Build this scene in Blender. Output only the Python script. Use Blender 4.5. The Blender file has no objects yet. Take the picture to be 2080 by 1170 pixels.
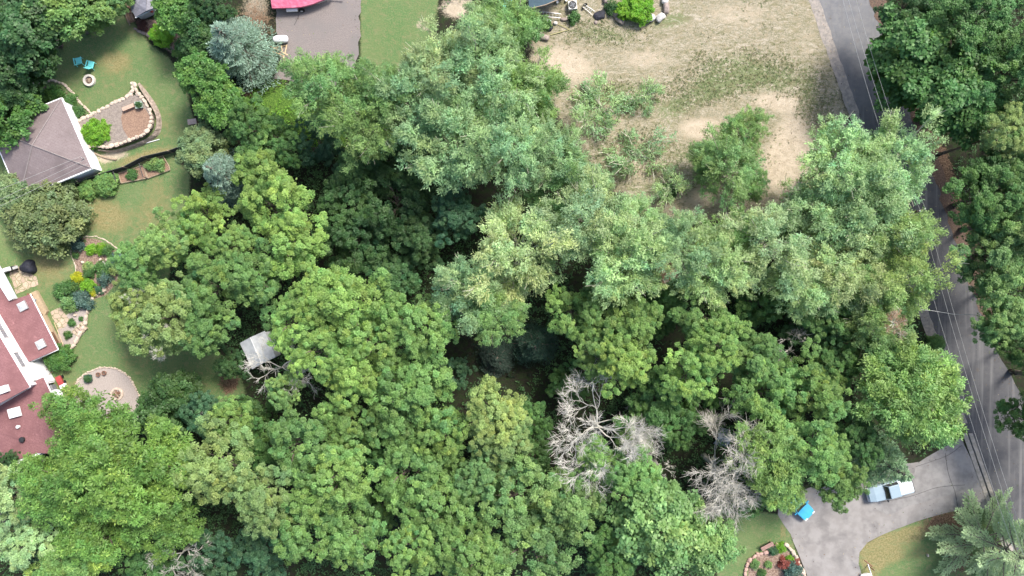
import bpy, math, random
import numpy as np
from mathutils import Vector, Matrix, noise as mnoise

# ------------------------------------------------------------------ camera, sky, sun
H = 85.0                      # drone height above the ground, metres
S = 18.0                      # photograph pixels per metre on the ground
scene = bpy.context.scene
cam_d = bpy.data.cameras.new('camera'); cam = bpy.data.objects.new('camera', cam_d)
scene.collection.objects.link(cam); scene.camera = cam
cam.location = (0, 0, H); cam.rotation_euler = (0, 0, 0)
cam_d.sensor_width = 36; cam_d.lens = 36 * H / (2080 / S)
cam_d.clip_start = 0.5; cam_d.clip_end = 2000

SUN_EL, SUN_AZ = math.radians(54), math.radians(40)     # azimuth clockwise from +Y
world = bpy.data.worlds.new('World'); scene.world = world; world.use_nodes = True
wn = world.node_tree; bg = wn.nodes['Background']
sky = wn.nodes.new('ShaderNodeTexSky'); sky.sky_type = 'NISHITA'; sky.sun_disc = False
sky.sun_elevation = SUN_EL; sky.sun_rotation = SUN_AZ; sky.air_density = 1.0; sky.dust_density = 3.0; sky.ozone_density = 1.0
wn.links.new(sky.outputs[0], bg.inputs[0]); bg.inputs[1].default_value = 0.135
sl = bpy.data.lights.new('sun', 'SUN'); sl.energy = 2.7; sl.angle = math.radians(15); sl.color = (1.0, 0.95, 0.86)
so = bpy.data.objects.new('sun', sl); scene.collection.objects.link(so)
sd = Vector((math.sin(SUN_AZ) * math.cos(SUN_EL), math.cos(SUN_AZ) * math.cos(SUN_EL), math.sin(SUN_EL)))
so.rotation_euler = sd.to_track_quat('Z', 'Y').to_euler(); so.location = (40, 40, 90)
scene.view_settings.view_transform = 'Standard'; scene.view_settings.look = 'None'
scene.view_settings.gamma = 1; scene.view_settings.exposure = 1.1
scene.render.engine = 'CYCLES'
scene.cycles.max_bounces = 6; scene.cycles.transparent_max_bounces = 4

COL = scene.collection
random.seed(7)

# ------------------------------------------------------------------ helpers
def P(px, py, z=0.0):
    f = (H - z) / H
    return Vector(((px - 1040) / S * f, (585 - py) / S * f, z))

def sset(sock, name, v):
    if name in sock: sock[name].default_value = v

def newmat(name):
    m = bpy.data.materials.new(name); m.use_nodes = True
    nt = m.node_tree; b = nt.nodes['Principled BSDF']
    return m, nt, b

def N(nt, typ, **kw):
    n = nt.nodes.new(typ)
    for k, v in kw.items(): setattr(n, k, v)
    return n

def noise_fac(nt, coord, scale, detail=4, rough=0.6, lo=0.35, hi=0.65):
    n = N(nt, 'ShaderNodeTexNoise'); n.inputs['Scale'].default_value = scale
    n.inputs['Detail'].default_value = detail; n.inputs['Roughness'].default_value = rough
    nt.links.new(coord, n.inputs['Vector'])
    r = N(nt, 'ShaderNodeMapRange', interpolation_type='SMOOTHSTEP')
    r.inputs['From Min'].default_value = lo; r.inputs['From Max'].default_value = hi
    nt.links.new(n.outputs['Fac'], r.inputs['Value'])
    return r.outputs['Result']

def mix(nt, fac, a, b, blend='MIX'):
    n = N(nt, 'ShaderNodeMix', data_type='RGBA', blend_type=blend)
    if isinstance(fac, (int, float)): n.inputs[0].default_value = fac
    else: nt.links.new(fac, n.inputs[0])
    for s, v in ((n.inputs[6], a), (n.inputs[7], b)):
        if isinstance(v, tuple): s.default_value = (*v[:3], 1)
        else: nt.links.new(v, s)
    return n.outputs[2]

def mat(name, c1, c2=None, scale=3.0, rough=0.8, bump=0.0, bscale=None, c3=None, scale3=0.4, metal=0.0, spec=0.3, coord='Object', lo=0.35, hi=0.65):
    m, nt, b = newmat(name)
    tc = N(nt, 'ShaderNodeTexCoord'); co = tc.outputs[coord]
    col = c1
    if c2 is None: c2 = tuple(x * 0.82 for x in c1)
    out = mix(nt, noise_fac(nt, co, scale, lo=lo, hi=hi), c1, c2)
    if c3: out = mix(nt, noise_fac(nt, co, scale3, lo=0.45, hi=0.7), out, c3)
    nt.links.new(out, b.inputs['Base Color'])
    b.inputs['Roughness'].default_value = rough; b.inputs['Metallic'].default_value = metal
    sset(b.inputs, 'Specular IOR Level', spec)
    if bump:
        n = N(nt, 'ShaderNodeTexNoise'); n.inputs['Scale'].default_value = bscale or scale * 3; n.inputs['Detail'].default_value = 5
        nt.links.new(co, n.inputs['Vector'])
        bp = N(nt, 'ShaderNodeBump'); bp.inputs['Strength'].default_value = 1; bp.inputs['Distance'].default_value = bump
        nt.links.new(n.outputs['Fac'], bp.inputs['Height']); nt.links.new(bp.outputs[0], b.inputs['Normal'])
    return m

class MB:
    def __init__(s): s.v = []; s.f = []
    def add(s, vs, fs):
        o = len(s.v); s.v += [tuple(v) for v in vs]; s.f += [tuple(i + o for i in f) for f in fs]; return s
    def box(s, c, d, rz=0.0, taper=1.0, M=None):
        cx, cy, cz = c; dx, dy, dz = d[0] / 2, d[1] / 2, d[2] / 2
        ca, sa = math.cos(rz), math.sin(rz); vs = []
        for z, t in ((-dz, 1.0), (dz, taper)):
            for x, y in ((-dx, -dy), (dx, -dy), (dx, dy), (-dx, dy)):
                x *= t; y *= t
                v = Vector((cx + x * ca - y * sa, cy + x * sa + y * ca, cz + z))
                vs.append(M @ v if M else v)
        return s.add(vs, [(3, 2, 1, 0), (4, 5, 6, 7), (0, 1, 5, 4), (1, 2, 6, 5), (2, 3, 7, 6), (3, 0, 4, 7)])
    def prism(s, pts, z0, z1, topscale=None):
        n = len(pts)
        a = sum(pts[i][0] * pts[(i + 1) % n][1] - pts[(i + 1) % n][0] * pts[i][1] for i in range(n))
        if a < 0: pts = pts[::-1]
        z1l = z1 if isinstance(z1, (list, tuple)) else [z1] * n
        if a < 0 and isinstance(z1, (list, tuple)): z1l = z1l[::-1]
        vs = [(p[0], p[1], z0) for p in pts] + [(p[0], p[1], z) for p, z in zip(pts, z1l)]
        fs = [tuple(range(n - 1, -1, -1)), tuple(range(n, 2 * n))]
        fs += [(i, (i + 1) % n, n + (i + 1) % n, n + i) for i in range(n)]
        return s.add(vs, fs)
    def tube(s, pts, r, n=6, caps=True):
        pts = [Vector(p) for p in pts]; k = len(pts)
        rs = r if isinstance(r, (list, tuple)) else [r] * k
        vs = []; fs = []
        for i, p in enumerate(pts):
            d = (pts[min(i + 1, k - 1)] - pts[max(i - 1, 0)]).normalized()
            up = Vector((0, 0, 1)) if abs(d.z) < 0.9 else Vector((1, 0, 0))
            a = d.cross(up).normalized(); b = d.cross(a).normalized()
            for j in range(n):
                t = 2 * math.pi * j / n; vs.append(p + (a * math.cos(t) + b * math.sin(t)) * rs[i])
        for i in range(k - 1):
            for j in range(n):
                j2 = (j + 1) % n; fs.append((i * n + j, (i + 1) * n + j, (i + 1) * n + j2, i * n + j2))
        if caps: fs.append(tuple(range(n))); fs.append(tuple((k - 1) * n + j for j in range(n - 1, -1, -1)))
        return s.add(vs, fs)
    def lathe(s, prof, c=(0, 0, 0), n=20, axis='z'):
        vs = []; fs = []; k = len(prof)
        for r, z in prof:
            for j in range(n):
                t = 2 * math.pi * j / n; x, y = r * math.cos(t), r * math.sin(t)
                v = (x, y, z) if axis == 'z' else ((x, z, y) if axis == 'y' else (z, x, y))
                vs.append((c[0] + v[0], c[1] + v[1], c[2] + v[2]))
        for i in range(k - 1):
            for j in range(n):
                j2 = (j + 1) % n; fs.append((i * n + j, i * n + j2, (i + 1) * n + j2, (i + 1) * n + j))
        return s.add(vs, fs)
    def grid(s, rows):
        k, n = len(rows), len(rows[0]); vs = [p for r in rows for p in r]
        return s.add(vs, [(i * n + j, i * n + j + 1, (i + 1) * n + j + 1, (i + 1) * n + j) for i in range(k - 1) for j in range(n - 1)])
    def rock(s, c, d, seed, rz=0.0, sub=2):
        # displaced ball
        rnd = random.Random(seed); nu, nv = 12, 8; vs = []
        for i in range(nv + 1):
            th = math.pi * i / nv
            for j in range(nu):
                ph = 2 * math.pi * j / nu
                v = Vector((math.sin(th) * math.cos(ph), math.sin(th) * math.sin(ph), math.cos(th)))
                q = v * 1.3 + Vector((seed * 3.7, seed * 1.3, seed))
                k = 1 + 0.35 * mnoise.noise(q) + 0.12 * mnoise.noise(q * 3)
                v = Vector((math.copysign(abs(v.x) ** 0.75, v.x), math.copysign(abs(v.y) ** 0.75, v.y), v.z)) * k
                x, y, z = v.x * d[0] / 2, v.y * d[1] / 2, v.z * d[2] / 2
                vs.append((c[0] + x * math.cos(rz) - y * math.sin(rz), c[1] + x * math.sin(rz) + y * math.cos(rz), c[2] + z))
        fs = [(i * nu + j, (i + 1) * nu + j, (i + 1) * nu + (j + 1) % nu, i * nu + (j + 1) % nu) for i in range(nv) for j in range(nu)]
        return s.add(vs, fs)

def mesh_of(mb, name, smooth=False):
    me = bpy.data.meshes.new(name); me.from_pydata(mb.v, [], mb.f); me.update()
    if smooth: me.polygons.foreach_set('use_smooth', [True] * len(me.polygons))
    return me

def obj(name, mb, m, parent=None, smooth=False, world=False, bevel=0.0):
    """one mesh object; with world=True the verts are in world metres and get shifted into the parent's frame"""
    if world and parent is not None:
        inv = Matrix.Translation(parent.location).inverted()
        pp = parent
        while pp.parent: inv = Matrix.Translation(pp.parent.location).inverted() @ inv; pp = pp.parent
        mb.v = [tuple(inv @ Vector(v)) for v in mb.v]
    o = bpy.data.objects.new(name, mesh_of(mb, name, smooth)); COL.objects.link(o)
    if m: o.data.materials.append(m)
    if parent: o.parent = parent
    if bevel:
        bv = o.modifiers.new('bevel', 'BEVEL'); bv.width = bevel; bv.segments = 2; bv.limit_method = 'ANGLE'
    return o

def tag(o, label, cat, group=None):
    o['label'] = label; o['category'] = cat
    if group: o['group'] = group
    return o

def thing(name, label, cat, loc=(0, 0, 0), rz=0.0, group=None):
    o = bpy.data.objects.new(name, None); COL.objects.link(o); o.empty_display_size = 0.3
    o.location = loc; o.rotation_euler = (0, 0, rz)
    return tag(o, label, cat, group)

def struct(name, mb, m, kind='structure', smooth=False):
    o = obj(name, mb, m, smooth=smooth); o['kind'] = kind; return o

def poly(pts, z=0.0): return [P(x, y, z) for x, y in pts]

def smooth_line(pts, n=6):
    out = []; k = len(pts)
    for i in range(k - 1):
        p0, p1, p2, p3 = pts[max(i - 1, 0)], pts[i], pts[i + 1], pts[min(i + 2, k - 1)]
        for j in range(n):
            t = j / n
            out.append(tuple(0.5 * (2 * b + (c - a) * t + (2 * a - 5 * b + 4 * c - d) * t * t + (3 * b - a - 3 * c + d) * t ** 3)
                             for a, b, c, d in zip(p0, p1, p2, p3)))
    out.append(tuple(pts[-1])); return out

# ------------------------------------------------------------------ ground masks
def in_poly(X, Y, pts):
    ins = np.zeros(X.shape, bool); n = len(pts); j = n - 1
    for i in range(n):
        xi, yi = pts[i]; xj, yj = pts[j]
        c = ((yi > Y) != (yj > Y)) & (X < (xj - xi) * (Y - yi) / (yj - yi + 1e-9) + xi)
        ins ^= c; j = i
    return ins

def dist_poly(X, Y, pts):
    d = np.full(X.shape, 1e9); n = len(pts)
    for i in range(n):
        ax, ay = pts[i]; bx, by = pts[(i + 1) % n]; dx, dy = bx - ax, by - ay
        t = np.clip(((X - ax) * dx + (Y - ay) * dy) / (dx * dx + dy * dy + 1e-9), 0, 1)
        d = np.minimum(d, np.hypot(X - ax - t * dx, Y - ay - t * dy))
    return np.where(in_poly(X, Y, pts), d, -d)

def soft(X, Y, pts, feather): return np.clip(dist_poly(X, Y, pts) / feather * 0.5 + 0.5, 0, 1)
def blob(X, Y, x, y, rx, ry=None, a=0.0):
    ry = ry or rx; c, s_ = math.cos(math.radians(a)), math.sin(math.radians(a))
    u = ((X - x) * c + (Y - y) * s_) / rx; v = (-(X - x) * s_ + (Y - y) * c) / ry
    return np.clip(1.35 - np.hypot(u, v), 0, 1)

LAWN = [(-40, 60), (70, 80), (160, 50), (262, 30), (300, 85), (345, 120), (375, 170), (395, 250), (350, 320), (385, 350), (385, 430),
        (350, 520), (330, 640), (430, 710), (480, 740), (500, 800), (420, 830), (290, 850), (100, 860), (-40, 860)]
LAWN_TOP = [(732, -60), (900, -60), (880, 70), (840, 130), (733, 170)]
LAWN_BOT = [(1470, 1050), (1540, 1040), (1585, 1045), (1606, 1085), (1650, 1230), (1450, 1230)]
ISLAND = [(1745, 1170), (1742, 1130), (1752, 1108), (1790, 1085), (1850, 1062), (1900, 1048), (1960, 1030), (2015, 1030), (2090, 1230), (1745, 1230)]
FIELD = [(1060, -60), (1640, -60), (1728, 250), (1765, 400), (1700, 430), (1560, 440), (1400, 450), (1290, 420), (1200, 330), (1150, 260), (1085, 150)]
GRAVEL = [(560, -70), (732, -70), (731, 60), (729, 110), (700, 190), (640, 175), (600, 168), (556, 160), (572, 135), (566, 100), (560, 40)]
DRIVE = [(1868, 938), (1953, 888), (2014, 1034), (1965, 1031), (1920, 1042), (1860, 1060), (1800, 1083), (1762, 1102), (1746, 1122), (1744, 1145), (1752, 1180), (1760, 1260),
         (1655, 1260), (1640, 1170), (1624, 1130), (1606, 1085), (1580, 1046), (1582, 1015), (1660, 985), (1760, 950)]
LUSH = [(520, 175), (600, 168), (690, 240), (720, 300), (640, 300), (560, 250), (500, 210)]
PATIO = [(150, 790), (158, 772), (172, 760), (195, 750), (220, 747), (245, 755), (265, 772), (278, 795), (284, 830), (270, 870), (220, 880), (165, 860), (150, 820)]
def road_x(y, side): return (1646 if side == 0 else 1772) + 0.352 * y

def ground():
    fine_x = np.arange(-62, 62.01, 0.4); fine_y = np.arange(-36, 36.01, 0.4)
    far = np.array([66, 75, 95, 140, 220, 400])
    xs = np.concatenate([-far[::-1], fine_x, far]); ys = np.concatenate([-(far[::-1]), [-50, -42], fine_y, [42, 50], far])
    X, Y = np.meshgrid(xs, ys); nx, ny = len(xs), len(ys)
    PX = X * S + 1040; PY = 585 - Y * S
    lawn = np.maximum.reduce([soft(PX, PY, p, 12) for p in (LAWN, LAWN_TOP, LAWN_BOT, ISLAND)])
    dry = soft(PX, PY, FIELD, 40)
    # worn, yellowed patches inside the lawns
    yel = sum(blob(PX, PY, *b) * w for b, w in [((235, 125, 45, 30), .9), ((270, 60, 60, 30), .5), ((205, 430, 55, 40), .8), ((320, 400, 50, 60), .6), ((270, 470, 90, 50), .5),
          ((100, 540, 60, 60), .75), ((290, 320, 70, 14, -15), 1.0), ((230, 185, 60, 40), .35), ((330, 250, 50, 60), .45), ((250, 700, 60, 90), .35), ((330, 740, 80, 30), .3), ((60, 480, 60, 30), .5), ((140, 790, 50, 30), .6),
          ((1800, 1095, 70, 12, -24), 1.0), ((1790, 1120, 40, 30), .9), ((1850, 1120, 90, 40), .5), ((1770, 1150, 25, 40), .9), ((1870, 1080, 60, 14, -18), .8), ((800, 70, 60, 40), .3), ((1590, 1080, 8, 25), .8)])
    yel = np.clip(yel, 0, 1)
    sand = sum(blob(PX, PY, *b) * w for b, w in [((1610, 300, 45, 85), 1.0), ((1570, 205, 55, 22), .8), ((1430, 262, 60, 25), 1.0), ((1560, 350, 60, 60), .6), ((1640, 350, 40, 50), .8), ((1440, 405, 80, 25), .7),
          ((1150, 130, 80, 45, 20), .8), ((1230, 240, 50, 45), .5), ((1290, 330, 70, 50), .6), ((1310, 120, 80, 30), .55), ((1330, 60, 90, 25), .35), ((1500, 30, 110, 40), .5), ((1640, 90, 30, 60), .4), ((1690, 210, 25, 50), .4),
          ((930, 15, 40, 25), 1.0), ((860, 50, 22, 18), .6), ((520, 20, 40, 50), .6), ((225, 318, 45, 14, -14), .8), ((1670, 40, 12, 120, -19), .6), ((1725, 190, 12, 120, -19), .6)])
    green = sum(blob(PX, PY, *b) * w for b, w in [((1480, 140, 90, 45, -10), .8), ((1420, 195, 90, 30, -15), .8), ((1555, 165, 55, 35), .7), ((1620, 150, 50, 60), .5), ((1220, 70, 90, 22, 8), .8), ((1340, 50, 60, 18, -10), .7),
          ((1380, 20, 50, 40), .5), ((1250, 190, 80, 28, -10), .8), ((1350, 310, 60, 50), .6), ((1240, 320, 60, 50), .6), ((1360, 235, 45, 35), .5), ((1650, 200, 30, 60), .5), ((1190, 200, 40, 60), .7), ((1600, 60, 50, 25), .4), ((1300, 390, 60, 30), .7),
          ((1430, 330, 50, 40), .6)])
    lit = sum(blob(PX, PY, *b) * w for b, w in [((1915, 1060, 60, 26, -8), 1.0), ((1945, 1120, 34, 70), 1.0), ((520, 45, 50, 60), .8), ((1345, 555, 24, 20), 1.3), ((465, 775, 22, 30), 1.3), ((325, 205, 9, 70), .0),
          ((510, 195, 22, 14), 1.2), ((1830, 90, 18, 140, -19), .8), ((1890, 270, 22, 140, -19), 1.0), ((1930, 400, 26, 140, -19), .9), ((210, 30, 60, 6, -14), .6)])
    lush = soft(PX, PY, LUSH, 40)
    mulch = np.maximum.reduce([soft(PX, PY, p, 6) for p in (
        [(150, 492), (170, 482), (200, 486), (235, 510), (250, 520), (240, 570), (215, 600), (190, 608), (160, 595), (120, 600), (112, 585), (148, 570), (155, 555), (150, 520)],
        [(1520, 1150), (1530, 1130), (1548, 1122), (1580, 1112), (1600, 1118), (1620, 1140), (1636, 1180), (1640, 1240), (1515, 1240)],
        [(60, 185), (100, 172), (135, 185), (165, 225), (185, 240), (150, 255), (120, 190)],
        [(280, 40), (340, 40), (380, 90), (385, 140), (345, 105), (315, 88), (285, 60)])])
    def col(name, a, b, c):
        at = me.color_attributes.new(name, 'FLOAT_COLOR', 'POINT')
        arr = np.stack([np.clip(a, 0, 1), np.clip(b, 0, 1), np.clip(c, 0, 1), np.ones_like(a)], -1).reshape(-1).astype(np.float32)
        at.data.foreach_set('color', arr)
    rr = np.hypot(X, Y)
    Z = np.zeros_like(X)
    v = np.stack([X, Y, Z], -1).reshape(-1, 3)
    idx = np.arange(nx * ny).reshape(ny, nx)
    f = np.stack([idx[:-1, :-1], idx[:-1, 1:], idx[1:, 1:], idx[1:, :-1]], -1).reshape(-1, 4)
    me = np_mesh('ground', v, f)
    col('maskA', lawn, dry, sand); col('maskB', yel, lit, lush); col('maskC', mulch, green, np.zeros_like(lawn))
    m, nt, b = newmat('ground_surface')
    tc = N(nt, 'ShaderNodeTexCoord'); co = tc.outputs['Object']
    def attr(n):
        a = N(nt, 'ShaderNodeVertexColor', layer_name=n); s_ = N(nt, 'ShaderNodeSeparateColor'); nt.links.new(a.outputs[0], s_.inputs[0]); return s_.outputs
    A, B, C = attr('maskA'), attr('maskB'), attr('maskC')
    def nz(scale, detail=5, rough=0.65, stretch=None):
        n = N(nt, 'ShaderNodeTexNoise'); n.inputs['Scale'].default_value = scale; n.inputs['Detail'].default_value = detail; n.inputs['Roughness'].default_value = rough
        n.inputs['Distortion'].default_value = 0.4
        nt.links.new(co, n.inputs['Vector']); return n.outputs['Fac']
    n1, n2, n3, n4 = nz(0.35), nz(1.6), nz(6.0), nz(0.12, 3)
    def thr(mask, amp_big=0.5, amp_fine=0.7, lo=0.35, hi=0.65):
        # mask + (noise-0.5)*amp -> smoothstep, keeps 0 and 1 areas clean
        s1 = N(nt, 'ShaderNodeMath', operation='SUBTRACT'); nt.links.new(n2, s1.inputs[0]); s1.inputs[1].default_value = 0.5
        s2 = N(nt, 'ShaderNodeMath', operation='SUBTRACT'); nt.links.new(n3, s2.inputs[0]); s2.inputs[1].default_value = 0.5
        m1 = N(nt, 'ShaderNodeMath', operation='MULTIPLY_ADD'); nt.links.new(s1.outputs[0], m1.inputs[0]); m1.inputs[1].default_value = amp_big; nt.links.new(mask, m1.inputs[2])
        m2 = N(nt, 'ShaderNodeMath', operation='MULTIPLY_ADD'); nt.links.new(s2.outputs[0], m2.inputs[0]); m2.inputs[1].default_value = amp_fine; nt.links.new(m1.outputs[0], m2.inputs[2])
        r = N(nt, 'ShaderNodeMapRange', interpolation_type='SMOOTHSTEP'); r.inputs['From Min'].default_value = lo; r.inputs['From Max'].default_value = hi
        nt.links.new(m2.outputs[0], r.inputs['Value']); return r.outputs[0]
    def rng(x, lo, hi):
        r = N(nt, 'ShaderNodeMapRange', interpolation_type='SMOOTHSTEP'); r.inputs['From Min'].default_value = lo; r.inputs['From Max'].default_value = hi
        nt.links.new(x, r.inputs['Value']); return r.outputs[0]
    forest = mix(nt, rng(n2, .4, .62), (0.026, 0.025, 0.018), (0.025, 0.042, 0.016)); forest = mix(nt, rng(n3, .5, .7), forest, (0.045, 0.042, 0.028))
    lawnc = mix(nt, rng(n1, .38, .62), (0.095, 0.18, 0.068), (0.13, 0.19, 0.078)); lawnc = mix(nt, rng(n3, .42, .64), lawnc, (0.16, 0.20, 0.085))
    lawnc = mix(nt, rng(n2, .5, .7), lawnc, (0.19, 0.20, 0.10))
    yelc = mix(nt, rng(n3, .4, .62), (0.29, 0.245, 0.125), (0.17, 0.17, 0.07))
    lawnc = mix(nt, thr(B[0], .9, .8, .3, .9), lawnc, yelc)
    dryc = mix(nt, rng(n3, .42, .58), (0.35, 0.305, 0.23), (0.215, 0.205, 0.135)); dryc = mix(nt, rng(n2, .46, .62), dryc, (0.29, 0.25, 0.17))
    dryc = mix(nt, thr(C[1], 1.2, 1.6, .45, .95), dryc, (0.15, 0.185, 0.085))
    mp = N(nt, 'ShaderNodeMapping'); mp.inputs['Rotation'].default_value = (0, 0, math.radians(-14)); mp.inputs['Scale'].default_value = (.7, 1.9, 1); nt.links.new(co, mp.inputs[0])
    st = N(nt, 'ShaderNodeTexNoise'); st.inputs['Scale'].default_value = 1.3; st.inputs['Detail'].default_value = 6; st.inputs['Roughness'].default_value = .7; st.inputs['Distortion'].default_value = 1.2; nt.links.new(mp.outputs[0], st.inputs['Vector'])
    dryc = mix(nt, rng(st.outputs['Fac'], .52, .66), dryc, (0.40, 0.355, 0.28)); dryc = mix(nt, rng(st.outputs['Fac'], .5, .36), dryc, (0.19, 0.18, 0.105))
    dryc = mix(nt, rng(nz(9, 4), .60, .70), dryc, (0.16, 0.155, 0.09))
    lawnc = mix(nt, rng(st.outputs['Fac'], .54, .68), lawnc, (0.18, 0.22, 0.105))
    sandc = mix(nt, rng(n2, .4, .6), (0.49, 0.415, 0.32), (0.41, 0.345, 0.26)); sandc = mix(nt, rng(n3, .55, .72), sandc, (0.28, 0.23, 0.15))
    litc = mix(nt, rng(n3, .42, .6), (0.10, 0.062, 0.042), (0.22, 0.15, 0.10))
    mulc = mix(nt, rng(n3, .42, .6), (0.19, 0.125, 0.095), (0.33, 0.25, 0.20))
    lushc = mix(nt, rng(n3, .4, .6), (0.045, 0.10, 0.02), (0.12, 0.21, 0.04))
    c = mix(nt, thr(A[0], .2, .5), forest, lawnc); c = mix(nt, thr(A[1], .7, .7), c, dryc); c = mix(nt, thr(A[2], .9, 1.0, .3, .75), c, sandc)
    c = mix(nt, thr(B[2], 1.6, .8), c, lushc); c = mix(nt, thr(B[1], 1.6, 1.4, .45, .9), c, litc); c = mix(nt, thr(C[0], .2, .3), c, mulc)
    nt.links.new(c, b.inputs['Base Color']); b.inputs['Roughness'].default_value = 0.95; sset(b.inputs, 'Specular IOR Level', 0.1)
    bp = N(nt, 'ShaderNodeBump'); bp.inputs['Distance'].default_value = 0.09; bp.inputs['Strength'].default_value = 0.8
    ad = N(nt, 'ShaderNodeMath', operation='ADD'); nt.links.new(n3, ad.inputs[0]); nt.links.new(nz(18, 3), ad.inputs[1])
    nt.links.new(ad.outputs[0], bp.inputs['Height']); nt.links.new(bp.outputs[0], b.inputs['Normal'])
    me.materials.append(m)
    o = bpy.data.objects.new('ground', me); COL.objects.link(o); o['kind'] = 'structure'

def np_mesh(name, v, f):
    me = bpy.data.meshes.new(name); n = f.shape[1]
    me.vertices.add(len(v)); me.vertices.foreach_set('co', v.astype(np.float32).reshape(-1))
    me.loops.add(f.size); me.loops.foreach_set('vertex_index', f.astype(np.int32).reshape(-1))
    me.polygons.add(len(f)); me.polygons.foreach_set('loop_start', np.arange(0, f.size, n, dtype=np.int32))
    me.polygons.foreach_set('loop_total', np.full(len(f), n, dtype=np.int32))
    me.update(calc_edges=True); return me
ground()

# ------------------------------------------------------------------ materials
M_asph = mat('asphalt', (0.105, 0.108, 0.115), (0.08, 0.083, 0.09), 1.2, 0.9, 0.006, 40, c3=(0.115, 0.112, 0.11), scale3=0.25)
M_shoulder = mat('pale_road_edge', (0.30, 0.265, 0.235), (0.2, 0.185, 0.17), 2.5, 0.9, 0.005, 40)
M_kerb = mat('kerb_concrete', (0.34, 0.31, 0.28), (0.25, 0.23, 0.2), 3, 0.9, 0.004, 30)
M_drive = mat('driveway_asphalt', (0.27, 0.255, 0.245), (0.225, 0.21, 0.2), 0.8, 0.9, 0.004, 50, c3=(0.17, 0.16, 0.155), scale3=0.55)
M_gravel = mat('gravel', (0.235, 0.205, 0.195), (0.165, 0.145, 0.14), 9, 0.95, 0.02, 30, c3=(0.18, 0.165, 0.16), scale3=0.35)
M_pgravel = mat('patio_gravel', (0.38, 0.33, 0.30), (0.30, 0.26, 0.24), 9, 0.95, 0.015, 30)
M_litter = mat('leaf_litter', (0.075, 0.052, 0.042), (0.14, 0.095, 0.07), 7, 0.95, 0.03, 12)
M_stone = mat('pale_limestone', (0.56, 0.47, 0.38), (0.42, 0.34, 0.28), 5, 0.85, 0.03, 9)
M_stoneface = mat('rough_stone_face', (0.42, 0.34, 0.29), (0.25, 0.20, 0.17), 4, 0.9, 0.05, 7)
M_rock = mat('field_boulder', (0.33, 0.27, 0.24), (0.22, 0.18, 0.165), 3, 0.85, 0.03, 7)
M_rockw = mat('white_boulder', (0.62, 0.6, 0.57), (0.45, 0.43, 0.42), 3, 0.8, 0.03, 7)
M_flag = mat('flagstone', (0.47, 0.39, 0.27), (0.36, 0.29, 0.2), 4, 0.85, 0.01, 9)
M_mulch = mat('mulch', (0.19, 0.12, 0.09), (0.30, 0.2, 0.14), 8, 0.95, 0.03, 14)
M_bedgrey = mat('bed_gravel', (0.27, 0.23, 0.2), (0.19, 0.16, 0.14), 6, 0.95, 0.03, 14)
M_white = mat('white_paint', (0.80, 0.81, 0.83), (0.76, 0.77, 0.79), 2, 0.5, spec=0.4)
M_whitep = mat('white_plastic', (0.8, 0.82, 0.84), (0.74, 0.76, 0.78), 2, 0.35, spec=0.5)
M_bark = mat('bark', (0.12, 0.095, 0.075), (0.20, 0.17, 0.14), 6, 0.95, 0.03, 14)
M_dead = mat('bleached_dead_wood', (0.62, 0.60, 0.54), (0.50, 0.48, 0.43), 2.5, 0.9, 0.01, 14)
M_deaddk = mat('grey_dead_wood', (0.52, 0.50, 0.44), (0.40, 0.38, 0.34), 2.5, 0.9, 0.01, 14)
M_twig = mat('pale_twig', (0.50, 0.49, 0.39), (0.38, 0.37, 0.28), 3, 0.9)
M_wood = mat('raw_lumber', (0.55, 0.42, 0.27), (0.46, 0.34, 0.21), 3, 0.8)
M_woodg = mat('weathered_wood', (0.36, 0.28, 0.2), (0.27, 0.21, 0.16), 5, 0.85)
M_woodb = mat('brown_wood', (0.23, 0.11, 0.07), (0.17, 0.08, 0.05), 3, 0.8)
M_black = mat('black_fabric', (0.02, 0.022, 0.035), (0.012, 0.013, 0.02), 3, 0.7)
M_dkmetal = mat('dark_metal', (0.04, 0.042, 0.045), None, 5, 0.5, metal=0.3)
M_glass = mat('dark_glass', (0.015, 0.02, 0.025), None, 2, 0.08, spec=0.8)
M_tyre = mat('tyre_rubber', (0.02, 0.02, 0.02), None, 5, 0.9)
M_alu = mat('aluminium', (0.62, 0.62, 0.61), None, 6, 0.4, metal=0.5)
M_wire = mat('overhead_wire', (0.42, 0.42, 0.41), None, 6, 0.5)
M_pole = mat('creosoted_pole', (0.09, 0.07, 0.055), None, 6, 0.9)
M_turq = mat('turquoise_plastic', (0.22, 0.76, 0.76), (0.19, 0.70, 0.70), 2, 0.5)
M_green = mat('dark_green_plastic', (0.04, 0.10, 0.07), None, 2, 0.5)
M_pink = mat('rose_tarp', (0.58, 0.14, 0.23), (0.50, 0.115, 0.20), 1.2, 0.6, 0.12, 2.5, c3=(.62, .2, .29), scale3=.7)
M_red = mat('red_paint', (0.36, 0.06, 0.06), None, 2, 0.5)
M_redleaf = mat('red_blossom', (0.45, 0.06, 0.045), (0.3, 0.05, 0.04), 6, 0.9)
M_truck = mat('ice_blue_paint', (0.27, 0.35, 0.41), (0.26, 0.34, 0.40), 1, 0.3, spec=0.5)
M_cyan = mat('sky_blue_paint', (0.07, 0.42, 0.66), (0.06, 0.40, 0.63), 1, 0.35, spec=0.5)
M_cwhite = mat('white_car_paint', (0.75, 0.77, 0.8), None, 1, 0.3, spec=0.5)
M_tarp = mat('grey_tarp', (0.34, 0.38, 0.44), (0.27, 0.3, 0.35), 2, 0.6, 0.05, 3)
M_fencem = mat('weathered_fence', (0.085, 0.085, 0.085), (0.05, 0.05, 0.05), 5, 0.9)
M_terra = mat('terracotta', (0.25, 0.13, 0.09), None, 4, 0.9)
M_yellow = mat('yellow_hose', (0.45, 0.42, 0.2), None, 4, 0.6)
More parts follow.
